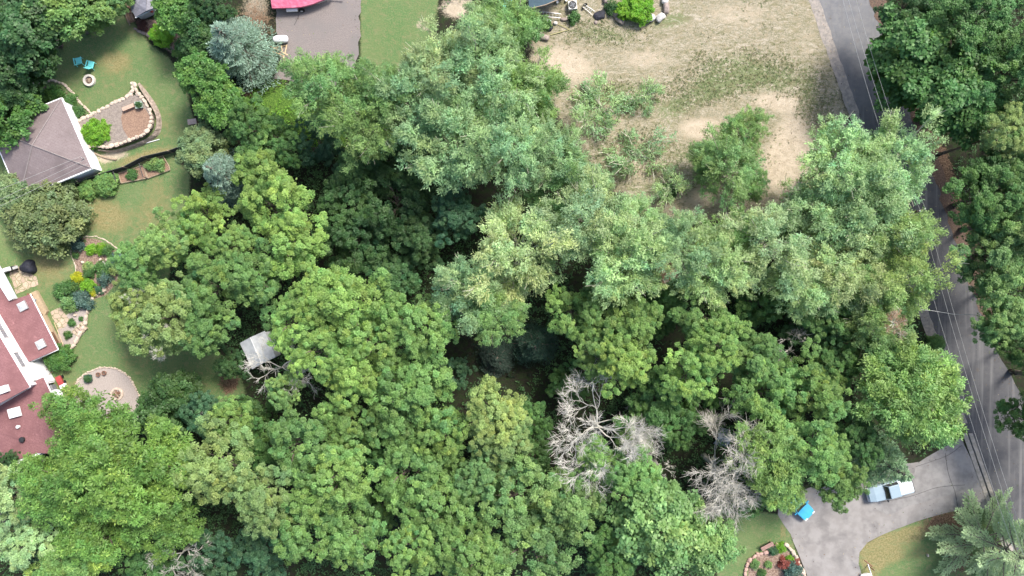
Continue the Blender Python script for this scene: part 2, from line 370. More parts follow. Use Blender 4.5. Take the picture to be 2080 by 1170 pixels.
M_char = mat('charred_wood', (0.06, 0.045, 0.04), (0.2, 0.14, 0.11), 6, 0.95)

def stone_paving():
    m, nt, b = newmat('flagstones'); tc = N(nt, 'ShaderNodeTexCoord'); v = N(nt, 'ShaderNodeTexVoronoi', feature='DISTANCE_TO_EDGE'); v2 = N(nt, 'ShaderNodeTexVoronoi')
    for q in (v, v2): q.inputs['Scale'].default_value = 1.9; nt.links.new(tc.outputs['Object'], q.inputs['Vector'])
    sp = N(nt, 'ShaderNodeSeparateColor'); nt.links.new(v2.outputs['Color'], sp.inputs[0])
    c = mix(nt, sp.outputs[0], (.36, .28, .21), (.56, .47, .34)); c = mix(nt, noise_fac(nt, tc.outputs['Object'], 6), c, (.40, .30, .24))
    r = N(nt, 'ShaderNodeMapRange'); r.inputs['From Min'].default_value = .02; r.inputs['From Max'].default_value = .06; nt.links.new(v.outputs['Distance'], r.inputs['Value'])
    nt.links.new(mix(nt, r.outputs[0], (.16, .17, .08), c), b.inputs['Base Color']); b.inputs['Roughness'].default_value = .9; return m
M_flag = stone_paving()
M_pane = mat('house_pane', (.30, .31, .33), (.2, .21, .23), 4, .15, spec=.6)
def asphalt():
    m, nt, b = newmat('road_asphalt'); tc = N(nt, 'ShaderNodeTexCoord'); co = tc.outputs['Object']
    sx = N(nt, 'ShaderNodeSeparateXYZ'); nt.links.new(co, sx.inputs[0])
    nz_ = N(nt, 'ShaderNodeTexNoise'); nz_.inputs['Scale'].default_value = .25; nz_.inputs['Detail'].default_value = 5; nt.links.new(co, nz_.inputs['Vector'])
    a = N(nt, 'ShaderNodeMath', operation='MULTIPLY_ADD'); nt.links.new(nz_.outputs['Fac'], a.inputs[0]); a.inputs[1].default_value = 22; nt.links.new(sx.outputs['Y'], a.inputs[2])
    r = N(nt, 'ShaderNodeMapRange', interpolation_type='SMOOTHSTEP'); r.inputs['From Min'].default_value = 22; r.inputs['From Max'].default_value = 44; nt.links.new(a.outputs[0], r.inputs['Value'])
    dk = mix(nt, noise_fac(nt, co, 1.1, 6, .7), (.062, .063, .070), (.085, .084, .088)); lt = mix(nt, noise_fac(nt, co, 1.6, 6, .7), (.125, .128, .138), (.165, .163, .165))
    c = mix(nt, r.outputs[0], dk, lt)  # lower road darker: shade of the trees put into its colour; upper end paler
    mp = N(nt, 'ShaderNodeMapping'); mp.inputs['Rotation'].default_value = (0, 0, math.radians(-19.4)); mp.inputs['Scale'].default_value = (1.6, .05, 1); nt.links.new(co, mp.inputs[0])
    c = mix(nt, noise_fac(nt, mp.outputs[0], 1.0, 3, lo=.5, hi=.7), c, (.13, .128, .13)); c = mix(nt, noise_fac(nt, co, .7, 6, .75, lo=.60, hi=.68), c, (.11, .095, .085)); c = mix(nt, noise_fac(nt, co, 9, 3, lo=.66, hi=.72), c, (.2, .19, .17))
    nt.links.new(c, b.inputs['Base Color']); b.inputs['Roughness'].default_value = .9; return m
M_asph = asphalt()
def shingle(name, c1, c2, c3, row=0.28):
    m, nt, b = newmat(name); tc = N(nt, 'ShaderNodeTexCoord'); co = tc.outputs['Object']
    br = N(nt, 'ShaderNodeTexBrick'); br.inputs['Scale'].default_value = 1.0; br.inputs['Brick Width'].default_value = 0.45; br.inputs['Row Height'].default_value = row
    br.inputs['Mortar Size'].default_value = 0.012; br.inputs['Color1'].default_value = (*c1, 1); br.inputs['Color2'].default_value = (*c2, 1)
    br.inputs['Mortar'].default_value = (*[x * 0.6 for x in c2], 1)
    mp = N(nt, 'ShaderNodeMapping'); mp.inputs['Rotation'].default_value = (0, 0, math.radians(27)); nt.links.new(co, mp.inputs[0]); nt.links.new(mp.outputs[0], br.inputs['Vector'])
    c = mix(nt, noise_fac(nt, co, 12, lo=.35, hi=.7), br.outputs['Color'], c3)
    c = mix(nt, noise_fac(nt, co, 0.45, lo=.4, hi=.7), c, tuple(x * 0.78 for x in c1)); c = mix(nt, noise_fac(nt, co, 2.2, 6, .8, lo=.56, hi=.72), c, tuple(x * 1.35 for x in c3))
    nt.links.new(c, b.inputs['Base Color']); b.inputs['Roughness'].default_value = 0.9; sset(b.inputs, 'Specular IOR Level', .2); return m
M_roofred = shingle('red_shingles', (0.205, 0.098, 0.103), (0.175, 0.082, 0.088), (0.245, 0.125, 0.128))
M_rooftaupe = shingle('taupe_shingles', (0.19, 0.155, 0.155), (0.165, 0.13, 0.13), (0.215, 0.18, 0.18))
M_roofgrey = shingle('grey_shingles', (0.26, 0.26, 0.30), (0.15, 0.15, 0.18), (0.2, 0.2, 0.235))
M_roofteal = mat('dark_teal_roof', (0.05, 0.085, 0.11), (0.04, 0.07, 0.09), 3, 0.8)
M_roofpale = mat('pale_metal_roof', (0.60, 0.62, 0.64), (0.50, 0.52, 0.54), 2, 0.6)

# leaf material: the tree's own green (object colour) times each leaf's tint
def leaf_mat():
    m, nt, b = newmat('leaves')
    oi = N(nt, 'ShaderNodeObjectInfo'); at = N(nt, 'ShaderNodeVertexColor', layer_name='tint')
    c = mix(nt, 1.0, oi.outputs['Color'], at.outputs['Color'], 'MULTIPLY')
    nt.links.new(c, b.inputs['Base Color']); b.inputs['Roughness'].default_value = 0.5; sset(b.inputs, 'Specular IOR Level', 0.35)
    tr = N(nt, 'ShaderNodeBsdfTranslucent'); nt.links.new(mix(nt, 1.0, c, (1.25, 1.3, 0.6), 'MULTIPLY'), tr.inputs[0])
    ms = N(nt, 'ShaderNodeMixShader'); ms.inputs[0].default_value = 0.32
    nt.links.new(b.outputs[0], ms.inputs[1]); nt.links.new(tr.outputs[0], ms.inputs[2])
    nt.links.new(ms.outputs[0], nt.nodes['Material Output'].inputs['Surface']); return m
M_leaf = leaf_mat()

# ------------------------------------------------------------------ foliage meshes (numpy)
def nrm(a): return a / (np.linalg.norm(a, axis=-1, keepdims=True) + 1e-9)

def leaves_mesh(name, pos, axis, normal, length, width, tint, shape=0.45):
    """rhombic leaves: pos = leaf base, axis = direction, tint = (n,3)"""
    axis = nrm(axis); side = nrm(np.cross(normal, axis)); n = len(pos)
    L = length[:, None]; W = width[:, None]
    up = nrm(np.cross(axis, side))
    v = np.stack([pos, pos + axis * L * shape + side * W * .5 + up * W * .12, pos + axis * L, pos + axis * L * shape - side * W * .5 + up * W * .12], 1).reshape(-1, 3)
    f = np.arange(4 * n).reshape(n, 4)
    me = np_mesh(name, v, f)
    at = me.color_attributes.new('tint', 'FLOAT_COLOR', 'POINT')
    c = np.repeat(np.concatenate([tint, np.ones((n, 1))], 1), 4, axis=0).astype(np.float32)
    at.data.foreach_set('color', c.reshape(-1)); me.materials.append(M_leaf); return me

def crown_mesh(name, seed, R=4.5, Hc=3.4, nb=18, br=1.15, ncl=9, cl=.46, nros=8, ros=0.2, nleaf=13, ll=0.2, lw=0.13, flat=0.75, irr=0.16, gap=0.08,
               streak=0.0, tintvar=0.16, bright_tips=0.0, inner=900, droop=0.0, rough=0.6, bvar=0.08, low=.5):
    """crown = boughs > leaf clumps > rosettes > leaves"""
    g = np.random.default_rng(seed)
    k = np.arange(nb) + 0.5
    rad = np.sqrt(k / nb); th = k * 2.39996 + g.uniform(0, 6.28)
    ph = g.uniform(0, 6.28, 5); am = g.uniform(0.5, 1, 5)
    out = 1 + irr * (am[0] * np.sin(2 * th + ph[0]) + am[1] * np.sin(3 * th + ph[1]) + am[2] * np.sin(5 * th + ph[2])) * 0.6
    rr = rad * out + g.normal(0, 0.04, nb)
    B = np.stack([rr * np.cos(th) * (R - br * .75), rr * np.sin(th) * (R - br * .75), np.zeros(nb)], 1)
    B[:, 2] = Hc * np.sqrt(np.clip(1 - (rad * 0.97) ** 2, 0, 1)) + g.normal(0, rough, nb)
    B[:, :2] += g.normal(0, br * 0.2, (nb, 2))
    B = B[g.uniform(0, 1, nb) > gap]
    m2 = int(nb * low); t2 = g.uniform(0, 6.28, m2); r2 = g.uniform(0.5, 0.95, m2) * (1 + irr * .5 * np.sin(3 * t2 + ph[1])) * (R - br * .75)
    B = np.concatenate([B, np.stack([r2 * np.cos(t2), r2 * np.sin(t2), g.uniform(-0.3, 0.2, m2) * Hc], 1)]); nB = len(B)
    bR = br * g.uniform(.7, 1.2, nB)
    nc = nB * ncl; bi = np.repeat(np.arange(nB), ncl)
    jj = np.tile(np.arange(ncl), nB) + .5; ct = 1 - .95 * jj / ncl; aa = jj * 2.39996 + g.uniform(0, 6.28, nB)[bi]
    d = np.stack([np.sqrt(1 - ct ** 2) * np.cos(aa), np.sqrt(1 - ct ** 2) * np.sin(aa), ct], 1) + g.normal(0, .16, (nc, 3))
    c = B[bi] + d * (bR[bi] * g.uniform(.8, 1.1, nc))[:, None] * np.array([1, 1, flat])
    keep = g.uniform(0, 1, nc) > gap * .6; c, bi = c[keep], bi[keep]; nc = len(c)
    cr = cl * g.uniform(0.65, 1.25, nc)
    nr = nc * nros; ci = np.repeat(np.arange(nc), nros)
    d = g.normal(0, 1, (nr, 3)); d[:, 2] = np.abs(d[:, 2]) + 0.05; d = nrm(d)
    outw = nrm(np.stack([c[ci, 0], c[ci, 1], np.full(nr, R * 0.9)], 1)); d = nrm(d + outw * 0.45)
    pr = c[ci] + d * (cr[ci] * g.uniform(0.75, 1.05, nr))[:, None]
    pr[:, 2] -= droop * (np.hypot(pr[:, 0], pr[:, 1]) / R) ** 2
    nl = nr * nleaf; ri = np.repeat(np.arange(nr), nleaf)
    dn = nrm(d[ri] + g.normal(0, 0.3, (nl, 3)) + np.array([0, 0, 0.45]))
    ax = g.normal(0, 1, (nl, 3)); ax -= (ax * dn).sum(1, keepdims=True) * dn; ax = nrm(ax)
    if streak:
        sd_ = np.stack([pr[:, 0], pr[:, 1], np.zeros(nr)], 1) / R + g.normal(0, 0.5, (nr, 3)); sd_ = nrm(sd_ + np.array([0, 0, 0.15]))
        off = sd_[ri] * (g.uniform(-1, 1, nl) * ros * streak)[:, None] + g.normal(0, ros * 0.3, (nl, 3)); ax = nrm(ax + sd_[ri] * 1.3)
    else:
        off = ax * (np.sqrt(g.uniform(0, 1, nl)) * ros)[:, None] + dn * (g.uniform(-.3, .3, nl) * ros)[:, None]
    pos = pr[ri] + off
    tb = (1 + g.normal(0, bvar, nB))[bi][ci][ri] * (1 + g.normal(0, .10, nc))[ci][ri] * (1 + g.normal(0, 0.10, nr))[ri] * (1 + g.normal(0, tintvar * .6, nl))
    hue = (g.normal(0, 1, nB)[bi][ci][ri] * 0.035 + g.normal(0, 1, nc)[ci][ri] * 0.035)
    tint = np.stack([tb * (1 + hue * 1.6), tb * (1 + hue * 0.2), tb * (1 - hue)], 1)
    if bright_tips:
        bt = (g.uniform(0, 1, nr) < bright_tips)[ri]; tint[bt] *= np.array([1.7, 1.45, 1.5])
    L = ll * g.uniform(0.7, 1.25, nl); W = lw * g.uniform(0.7, 1.25, nl)
    if inner:
        gi = inner; q = g.normal(0, 1, (gi, 3)); q = nrm(q) * (g.uniform(0, 1, gi) ** .4)[:, None]
        q = q * np.array([R * .8, R * .8, Hc * .4])
        pos = np.concatenate([pos, q]); a2 = nrm(g.normal(0, 1, (gi, 3)) * np.array([1, 1, .3])); ax = np.concatenate([ax, a2])
        dn = np.concatenate([dn, nrm(np.array([0, 0, 1.0]) + g.normal(0, .4, (gi, 3)))]); L = np.concatenate([L, ll * g.uniform(1.2, 2.2, gi)]); W = np.concatenate([W, lw * g.uniform(1.2, 2.4, gi)])
        tint = np.concatenate([tint, np.full((gi, 3), 0.85)])
    tint = np.clip(tint, 0.3, 2.5)
    return leaves_mesh(name, pos, ax, dn, L, W, tint), B

def limbs_mesh(name, centres, R, Hc, seed, mt, trunk_h=1.0, base_r=0.3, sel=16, twigs=0):
    """limbs from the crown's heart to its clumps; z=0 is crown base level"""
    rnd = random.Random(seed); mb = MB(); cs = list(centres); rnd.shuffle(cs)
    for c in cs[:sel]:
        r0 = rnd.uniform(0.25, 0.5) * base_r; s0 = Vector((c[0] * .06, c[1] * .06, -Hc * .35 + rnd.uniform(-.4, .4))); e = Vector(c) * 1.0
        mid = s0.lerp(e, .5) + Vector((rnd.uniform(-.4, .4), rnd.uniform(-.4, .4), rnd.uniform(-.3, .4)))
        mb.tube([s0, mid, e], [r0, r0 * .6, r0 * .18], 5, False)
        for t in range(twigs):
            e2 = e + Vector((c[0] * .2 + rnd.uniform(-.9, .9), c[1] * .2 + rnd.uniform(-.9, .9), rnd.uniform(.7, 1.35))); m2 = mid.lerp(e, rnd.uniform(.3, .9))
            q = m2.lerp(e2, .5) + Vector((rnd.uniform(-.25, .25), rnd.uniform(-.25, .25), .1))
            mb.tube([m2, q, e2], [.045, .035, .016], 3, False)
    me = mesh_of(mb, name); me.materials.append(mt); return me

def trunk_mesh(name, seed, mt):
    """unit-height tapered trunk with root flare, lightly bent"""
    rnd = random.Random(seed); mb = MB(); pts = []; rs = []
    for i, t in enumerate((0, .04, .12, .35, .6, .85, 1.0)):
        pts.append((rnd.uniform(-.06, .06) * i * .6, rnd.uniform(-.06, .06) * i * .6, t)); rs.append([.42, .32, .27, .23, .19, .14, .08][i])
    mb.tube(pts, rs, 8); me = mesh_of(mb, name, True); me.materials.append(mt); return me
TRUNK = trunk_mesh('trunk', 3, M_bark)

def conifer_mesh(name, seed, R=3.8, Ht=9.0, tiers=13, per=11, ll=0.26, lw=0.09, broad=1.0, tintvar=.1, narrow=1.0):
    """boughs in whorls; every bough a feathered, slightly up-turned spray"""
    g = np.random.default_rng(seed); P_, A_, N_, L_, W_, T_ = [], [], [], [], [], []
    bmb = MB(); bmb.tube([(0, 0, 0), (0, 0, Ht)], [.15, .02], 6)
    for ti in range(tiers):
        u = ti / (tiers - 1); z = Ht * (0.06 + 0.90 * u); reach = R * (1 - u) ** 0.8 * broad + 0.3
        for b_ in range(max(4, int(per * (1 - u * .55)))):
            a = g.uniform(0, 6.28); rl = reach * g.uniform(.75, 1.1)
            dr = np.array([math.cos(a), math.sin(a), 0]); sv = np.array([-math.sin(a), math.cos(a), 0])
            n = int(60 + 210 * rl / R)
            t = g.uniform(0.12, 1, n) ** .75; wdt = 0.30 * narrow * rl * np.clip(np.sin(np.clip(t, 0, 1) * 2.6) + .08, 0.1, 1) + .1
            fing = np.round(g.uniform(-2, 2, n)) / 2.0
            s_ = (fing + g.normal(0, .14, n)) * wdt
            zz = z - 0.22 * rl * t + 0.22 * rl * t ** 2.2 + g.normal(0, .05, n) - np.abs(s_) * .25
            P_.append(dr * (t * rl)[:, None] + sv * s_[:, None] + np.stack([np.zeros(n), np.zeros(n), zz], 1))
            A_.append(nrm(dr * .9 + sv * (np.sign(s_) * .7)[:, None] + g.normal(0, .25, (n, 3)) + np.array([0, 0, .15])))
            N_.append(nrm(np.array([0, 0, 1.]) + g.normal(0, .35, (n, 3)))); L_.append(ll * g.uniform(.7, 1.3, n)); W_.append(lw * g.uniform(.7, 1.3, n))
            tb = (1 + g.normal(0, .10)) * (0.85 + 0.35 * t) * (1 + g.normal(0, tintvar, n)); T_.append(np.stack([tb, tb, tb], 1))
            bmb.tube([(0, 0, z), tuple(dr * rl * .5 + np.array([0, 0, z - .09 * rl])), tuple(dr * rl * .92 + np.array([0, 0, z]))], [.06, .04, .012], 4, False)
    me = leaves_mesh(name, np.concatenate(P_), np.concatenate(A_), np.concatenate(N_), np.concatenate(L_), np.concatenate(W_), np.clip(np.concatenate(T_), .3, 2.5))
    bm_ = mesh_of(bmb, name + '_boughs'); bm_.materials.append(M_bark)
    return me, bm_

def dead_mesh(name, seed, R=5.0, Ht=9.0, mt=None, lean=(0, 0), nmain=9, fine=1.0):
    """repeatedly forking bare crown: limbs leave the trunk at different heights and end in fine twigs"""
    rnd = random.Random(seed); mb = MB()
    def perp(d):
        a = Vector((rnd.gauss(0, 1), rnd.gauss(0, 1), rnd.gauss(0, .8))); return (a - d * a.dot(d)).normalized()
    def grow(p, d, length, r, lvl, bend):
        n = 4 if lvl < 4 else 3; pts = [p.copy()]; q = p.copy(); dd = d.copy()
        for i in range(n):
            dd = (dd + bend * .12 + Vector((rnd.gauss(0, .09), rnd.gauss(0, .09), rnd.gauss(0.01, .06)))).normalized(); q = q + dd * (length / n); pts.append(q.copy())
        re_ = max(.010, r * .68); rs = [r + (re_ - r) * i / n for i in range(n + 1)]
        mb.tube(pts, rs, 6 if lvl < 2 else (4 if lvl < 4 else 3), False)
        if lvl >= 2:
            for c in range(int(2 + 3 * fine) if lvl < 7 else 2):      # side twigs
                if rnd.random() > .75 * fine + .1: continue
                i = rnd.randint(0, n - 1); s0 = pts[i].lerp(pts[i + 1], rnd.random()); nd = (dd + perp(dd) * rnd.uniform(.4, .9)).normalized(); tl = rnd.uniform(.35, .85) * R / 5
                m_ = s0 + nd * tl * .5; mb.tube([s0, m_, m_ + (nd + perp(nd) * .3).normalized() * tl * .5], [.014, .011, .006], 3, False)
        if lvl == 7 or (lvl > 4 and rnd.random() > .55 + .45 * fine): return
        k = 3 if rnd.random() < (.35 if lvl < 5 else .15) else 2
        ax = perp(dd)
        for c in range(k):
            side = ax if c == 0 else (-ax if c == 1 else perp(dd)); big = (c == 0)
            nd = (dd + side * (rnd.uniform(.2, .38) if big else rnd.uniform(.4, .65)) + Vector((0, 0, .05))).normalized()
            grow(pts[-1], nd, length * rnd.uniform(.72, .92) * (1 if big else .85), re_ * (.92 if big else .72), lvl + 1, perp(nd))
    nm = max(3, int(nmain * .6))
    for i in range(nm):
        a = 6.283 * i / nm + rnd.uniform(-.5, .5); hz = Ht * rnd.uniform(.35, .62); el = rnd.uniform(.5, 1.5)
        grow(Vector((0, 0, hz)), Vector((math.cos(a), math.sin(a), el)).normalized(), R * rnd.uniform(.26, .36), rnd.uniform(.06, .10), 1, perp(Vector((0, 0, 1))))
    me = mesh_of(mb, name); me.materials.append(mt or M_dead); return me

def fir_mesh(name, seed, R=4.6, Ht=12.0, tiers=7, per=7):
    g = np.random.default_rng(seed); P_, A_, N_, T_ = [], [], [], []; bmb = MB(); bmb.tube([(0, 0, 0), (0, 0, Ht * .6), (0, 0, Ht)], [.2, .1, .02], 6)
    def needles(p0, p1, w, n, tb):
        t = g.uniform(0, 1, n)[:, None]; d = (p1 - p0) / (np.linalg.norm(p1 - p0) + 1e-9); sv = np.array([-d[1], d[0], 0]); sv = sv / (np.linalg.norm(sv) + 1e-9)
        s_ = g.uniform(-1, 1, n)[:, None] * w * (1.05 - .6 * t)
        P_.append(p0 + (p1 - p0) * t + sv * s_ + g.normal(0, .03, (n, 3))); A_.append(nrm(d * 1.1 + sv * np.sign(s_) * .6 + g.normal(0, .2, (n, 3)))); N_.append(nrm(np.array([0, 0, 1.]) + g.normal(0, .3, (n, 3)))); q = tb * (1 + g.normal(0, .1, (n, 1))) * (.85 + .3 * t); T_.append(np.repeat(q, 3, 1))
    for ti in range(tiers):
        u = ti / (tiers - 1); z = Ht * (.08 + .9 * u); reach = R * (1 - u) ** .75 + .35; nb_ = max(4, int(per * (1 - .4 * u))); a0 = g.uniform(0, 6.28)
        for k in range(nb_):
            a = a0 + 6.283 * k / nb_ + g.normal(0, .12); rl = reach * g.uniform(.8, 1.12); d = np.array([math.cos(a), math.sin(a), 0]); sv = np.array([-d[1], d[0], 0]); tb = 1 + g.normal(0, .1)
            tip = d * rl + np.array([0, 0, z + .05 * rl]); base = np.array([0, 0, z]); mid = d * rl * .5 + np.array([0, 0, z - .10 * rl])
            bmb.tube([tuple(base), tuple(mid), tuple(d * rl * .95 + np.array([0, 0, z]))], [.07, .04, .015], 4, False)
            needles(mid, tip, .2, int(130 * rl / R) + 20, tb * 1.1); needles(base, mid, .15, int(40 * rl / R), tb)
            nj = int(2 + 4 * rl / R)
            for j in range(nj):
                t = .22 + .62 * (j + g.uniform(0, .5)) / nj
                for sg in (-1, 1):
                    p = d * rl * t + np.array([0, 0, z - .10 * rl * math.sin(t * 3.1)]); l = .30 * rl * (1 - t) + .42
                    e = p + (d * .86 + sv * sg * .5) * l + np.array([0, 0, -.05 * l]); needles(p, e, .16, int(60 * l) + 8, tb * g.uniform(.85, 1.1))
    P_, A_, N_, T_ = map(np.concatenate, (P_, A_, N_, T_)); n = len(P_)
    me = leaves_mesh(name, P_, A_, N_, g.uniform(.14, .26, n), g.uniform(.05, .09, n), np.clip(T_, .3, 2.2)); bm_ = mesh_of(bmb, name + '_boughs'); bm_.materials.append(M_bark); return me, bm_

PROTO = {}
def proto(sp, metas, **tr): PROTO[sp] = (metas, tr)
def mk(sp, n, mt=M_bark, sel=16, twigs=0, **kw):
    out = []
    for i in range(n):
        me, cs = crown_mesh(sp + '_crown', 100 * len(PROTO) + i + 5, **kw)
        out.append((me, limbs_mesh(sp + '_limbs', cs, kw.get('R', 4.5), kw.get('Hc', 3.4), i + 9, mt, sel=sel, twigs=twigs)))
    PROTO[sp] = out
mk('maple', 5, R=4.5, Hc=2.9, nb=23, br=1.08, ncl=9, cl=.36, nros=9, ros=.19, nleaf=15, ll=.165, lw=.13, irr=.34, gap=.2, rough=1.05, flat=.95, inner=350)
mk('silver', 5, mt=M_twig, sel=24, twigs=3, R=4.5, Hc=3.4, nb=26, br=1.0, ncl=8, cl=.5, nros=8, ros=.3, nleaf=13, ll=.26, lw=.08, irr=.34, gap=.2, streak=1.2, rough=1.0, tintvar=.22, flat=.9, inner=350)
mk('ash', 2, R=4.5, Hc=2.4, nb=34, br=.85, ncl=9, cl=.36, nros=8, ros=.27, nleaf=10, ll=.27, lw=.085, irr=.12, gap=.06, streak=1.0, rough=.35, tintvar=.22)
mk('hickory', 2, R=4.5, Hc=3.0, nb=24, br=1.05, ncl=9, cl=.36, nros=8, ros=.24, nleaf=12, ll=.26, lw=.10, irr=.2, gap=.10, rough=.8, bright_tips=.10, inner=500)
mk('linden', 3, R=3.0, Hc=2.2, nb=14, br=.9, ncl=8, cl=.38, nros=8, ros=.2, nleaf=9, ll=.24, lw=.21, irr=.22, gap=.08, rough=.5, bright_tips=.08)
mk('shrub', 2, sel=8, R=2.2, Hc=1.7, nb=34, br=.38, ncl=7, cl=.2, nros=6, ros=.12, nleaf=9, ll=.14, lw=.10, irr=.06, gap=.02, rough=.1, inner=1200)
mk('plant', 3, sel=0, R=.8, Hc=.5, nb=8, br=.22, ncl=4, cl=.15, nros=5, ros=.12, nleaf=7, ll=.16, lw=.08, irr=.2, gap=.05, rough=.08, inner=120)
mk('sparse', 2, mt=M_twig, sel=14, twigs=3, R=2.4, Hc=1.3, nb=11, br=.6, ncl=5, cl=.34, nros=7, ros=.28, nleaf=8, ll=.24, lw=.07, irr=.4, gap=.3, streak=1.3, rough=.4, inner=60)
CON = [conifer_mesh('spruce_crown', 31, R=3.8, Ht=7.5, tiers=12, per=11), conifer_mesh('spruce_crown', 32, R=3.8, Ht=7.5, tiers=12, per=11)]
CONBIG = fir_mesh('fir_crown', 41)

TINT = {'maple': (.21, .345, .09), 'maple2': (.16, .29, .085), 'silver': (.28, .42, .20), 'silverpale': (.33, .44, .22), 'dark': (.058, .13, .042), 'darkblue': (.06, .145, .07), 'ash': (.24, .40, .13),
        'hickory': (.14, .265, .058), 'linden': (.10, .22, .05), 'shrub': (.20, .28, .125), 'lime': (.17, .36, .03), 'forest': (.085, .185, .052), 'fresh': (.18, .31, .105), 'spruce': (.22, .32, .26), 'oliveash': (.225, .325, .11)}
def jitter(c, k=.10):
    t = 1 + random.uniform(-k, k); h = random.uniform(-k, k) * .35
    return (c[0] * t * (1 + h), c[1] * t, c[2] * t * (1 - h), 1)

def link_child(name, me, parent, loc=(0, 0, 0), sc=(1, 1, 1), rz=0.0, color=None):
    o = bpy.data.objects.new(name, me); COL.objects.link(o); o.parent = parent; o.location = loc; o.scale = sc; o.rotation_euler = (0, 0, rz)
    if color: o.color = color
    return o

counter = [0]
def tree(sp, tint, px, py, rpx, h, label, cat='tree', group=None, name=None, dead=0):
    """crown centre seen at (px,py), crown radius rpx pixels, height h metres"""
    counter[0] += 1; i = counter[0]; prt = PROTO[sp]; me, lm = prt[i % len(prt)]; h = h * (1 + .13 * math.sin(i * 12.9898)) if h > 5 else h
    R0 = {'maple': 4.5, 'silver': 4.5, 'ash': 4.5, 'hickory': 4.5, 'linden': 3.0, 'shrub': 2.2, 'plant': .8, 'sparse': 2.4}[sp]; H0 = {'maple': 3.2, 'silver': 3.6, 'ash': 2.6, 'hickory': 3.2, 'linden': 2.4, 'shrub': 1.8, 'plant': .55, 'sparse': 1.5}[sp]
    zc = max(h * 0.8, 0.1); f = (H - zc) / H; r = rpx / S * f * (1.01 if sp == 'maple' else 1.03); s = r / R0
    hc = H0 * s * 1.12; zb = max(h - hc - .4 * s, .06)
    b = P(px, py, zc); rz = (i * 2.399) % 6.283; c0 = b.copy()
    yb = 585 - b.y * S; e0, e1 = road_x(yb, 0) - 12, road_x(yb, 1) + (16 if yb < 760 else 70); bx = b.x * S + 1040      # keep trunks off the roadway
    if e0 < bx < e1: b.x = ((e1 if px > (e0 + e1) / 2 else e0) - 1040) / S
    sh = Vector((c0.x - b.x, c0.y - b.y, 0)); sh.rotate(Matrix.Rotation(-rz, 3, 'Z')); th_ = max(zb - hc * .15, .3)
    o = thing(name or {'shrub': 'shrub', 'plant': 'garden_plant', 'sparse': 'sapling'}.get(sp, 'broadleaf_tree'), label, cat, (b.x, b.y, 0), rz, group)
    link_child('crown', me, o, (sh.x, sh.y, zb), (s, s * random.uniform(.93, 1.07), s), color=jitter(TINT[tint] if isinstance(tint, str) else tint, .17 if sp in ('silver', 'maple') else .1))
    if sp != 'plant':
        link_child('limbs', lm, o, (sh.x, sh.y, zb), (s, s, s)); tk = link_child('trunk', TRUNK, o, (0, 0, 0), (s * min(1, R0 / 3), s * min(1, R0 / 3), math.hypot(th_, sh.length)))
        tk.rotation_euler = Vector((sh.x, sh.y, th_)).to_track_quat('Z', 'Y').to_euler()
    if dead: link_child('dead_branches', DEADB[i % 2], o, (sh.x + dead * .5 * r * math.cos(i), sh.y + dead * .5 * r * math.sin(i), zb + hc * .25), (s * .5, s * .5, s * .45))
    return o
DEADB = [dead_mesh('dead_branches', 61, R=4.6, Ht=3.5, nmain=5, fine=.55), dead_mesh('dead_branches', 62, R=4.6, Ht=3.5, nmain=5, fine=.55)]
# ------------------------------------------------------------------ roads and paving
def sheet(name, pts, z, m, step=14, wob=0.0, kind='structure', seed=0):
    """flat sheet whose outline follows pts (pixels) with a slightly uneven edge"""
    rnd = random.Random(seed); out = []
    n = len(pts)
    for i in range(n):
        a, b = pts[i], pts[(i + 1) % n]; L = math.hypot(b[0] - a[0], b[1] - a[1]); k = max(1, int(L / step))
        for j in range(k):
            t = j / k; w = wob if j else 0
            out.append(P(a[0] + (b[0] - a[0]) * t + rnd.uniform(-w, w), a[1] + (b[1] - a[1]) * t + rnd.uniform(-w, w), z))
    mb = MB(); ar = sum(out[i][0] * out[(i + 1) % len(out)][1] - out[(i + 1) % len(out)][0] * out[i][1] for i in range(len(out)))
    if ar < 0: out = out[::-1]
    mb.add(out, [tuple(range(len(out)))])
    o = obj(name, mb, m)
    if kind: o['kind'] = kind
    return o
ys = [-700, 2000]
def rline(y, side, off=0): return (road_x(y, side) + off, y)
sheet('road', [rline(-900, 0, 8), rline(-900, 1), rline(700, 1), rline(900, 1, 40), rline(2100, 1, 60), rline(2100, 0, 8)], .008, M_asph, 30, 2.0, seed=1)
sheet('road_shoulder', [rline(-900, 0, -4), rline(-900, 0, 20), rline(860, 0, 17), rline(860, 0, -4)], .012, M_shoulder, 12, 1.6, seed=2)
sheet('road_verge_litter', [rline(-900, 1, -8), rline(-900, 1, 34), rline(700, 1, 20), rline(700, 1, -2)], .016, M_litter, 12, 5.0, seed=3)
sheet('driveway', DRIVE, .012, M_drive, 16, 1.2, seed=4)
sheet('driveway_patch', [(1750, 1016), (1850, 985), (1868, 938), (1950, 891), (1990, 990), (1900, 1012), (1800, 1045)], .016, mat('older_driveway_asphalt', (0.235, 0.225, 0.22), (0.18, 0.172, 0.168), 1.2, 0.9, .004, 50, c3=(.26, .25, .24), scale3=.5), 16, 3, seed=5)
sheet('gravel_pad', GRAVEL, .010, M_gravel, 12, 3.5, seed=6)
sheet('gravel_patio', smooth_line(PATIO + [PATIO[0]], 4)[:-1], .014, M_pgravel, 9, .8, seed=7)
mb = MB()      # rolled concrete kerb along the drive mouth and down the near side of the road
for y0, y1 in ((880, 1050), (1050, 1400)):
    for off, w, h in ((-1, 9, .05), (11, 8, .09)):
        a, b = P(*rline(y0, 0, off)), P(*rline(y1, 0, off)); c, d = P(*rline(y1, 0, off + w)), P(*rline(y0, 0, off + w))
        mb.prism([a, b, c, d], 0.0, h)
struct('kerb', mb, M_kerb)
mb = MB()
for i in range(7):   # tar-filled cracks in the driveway
    pass
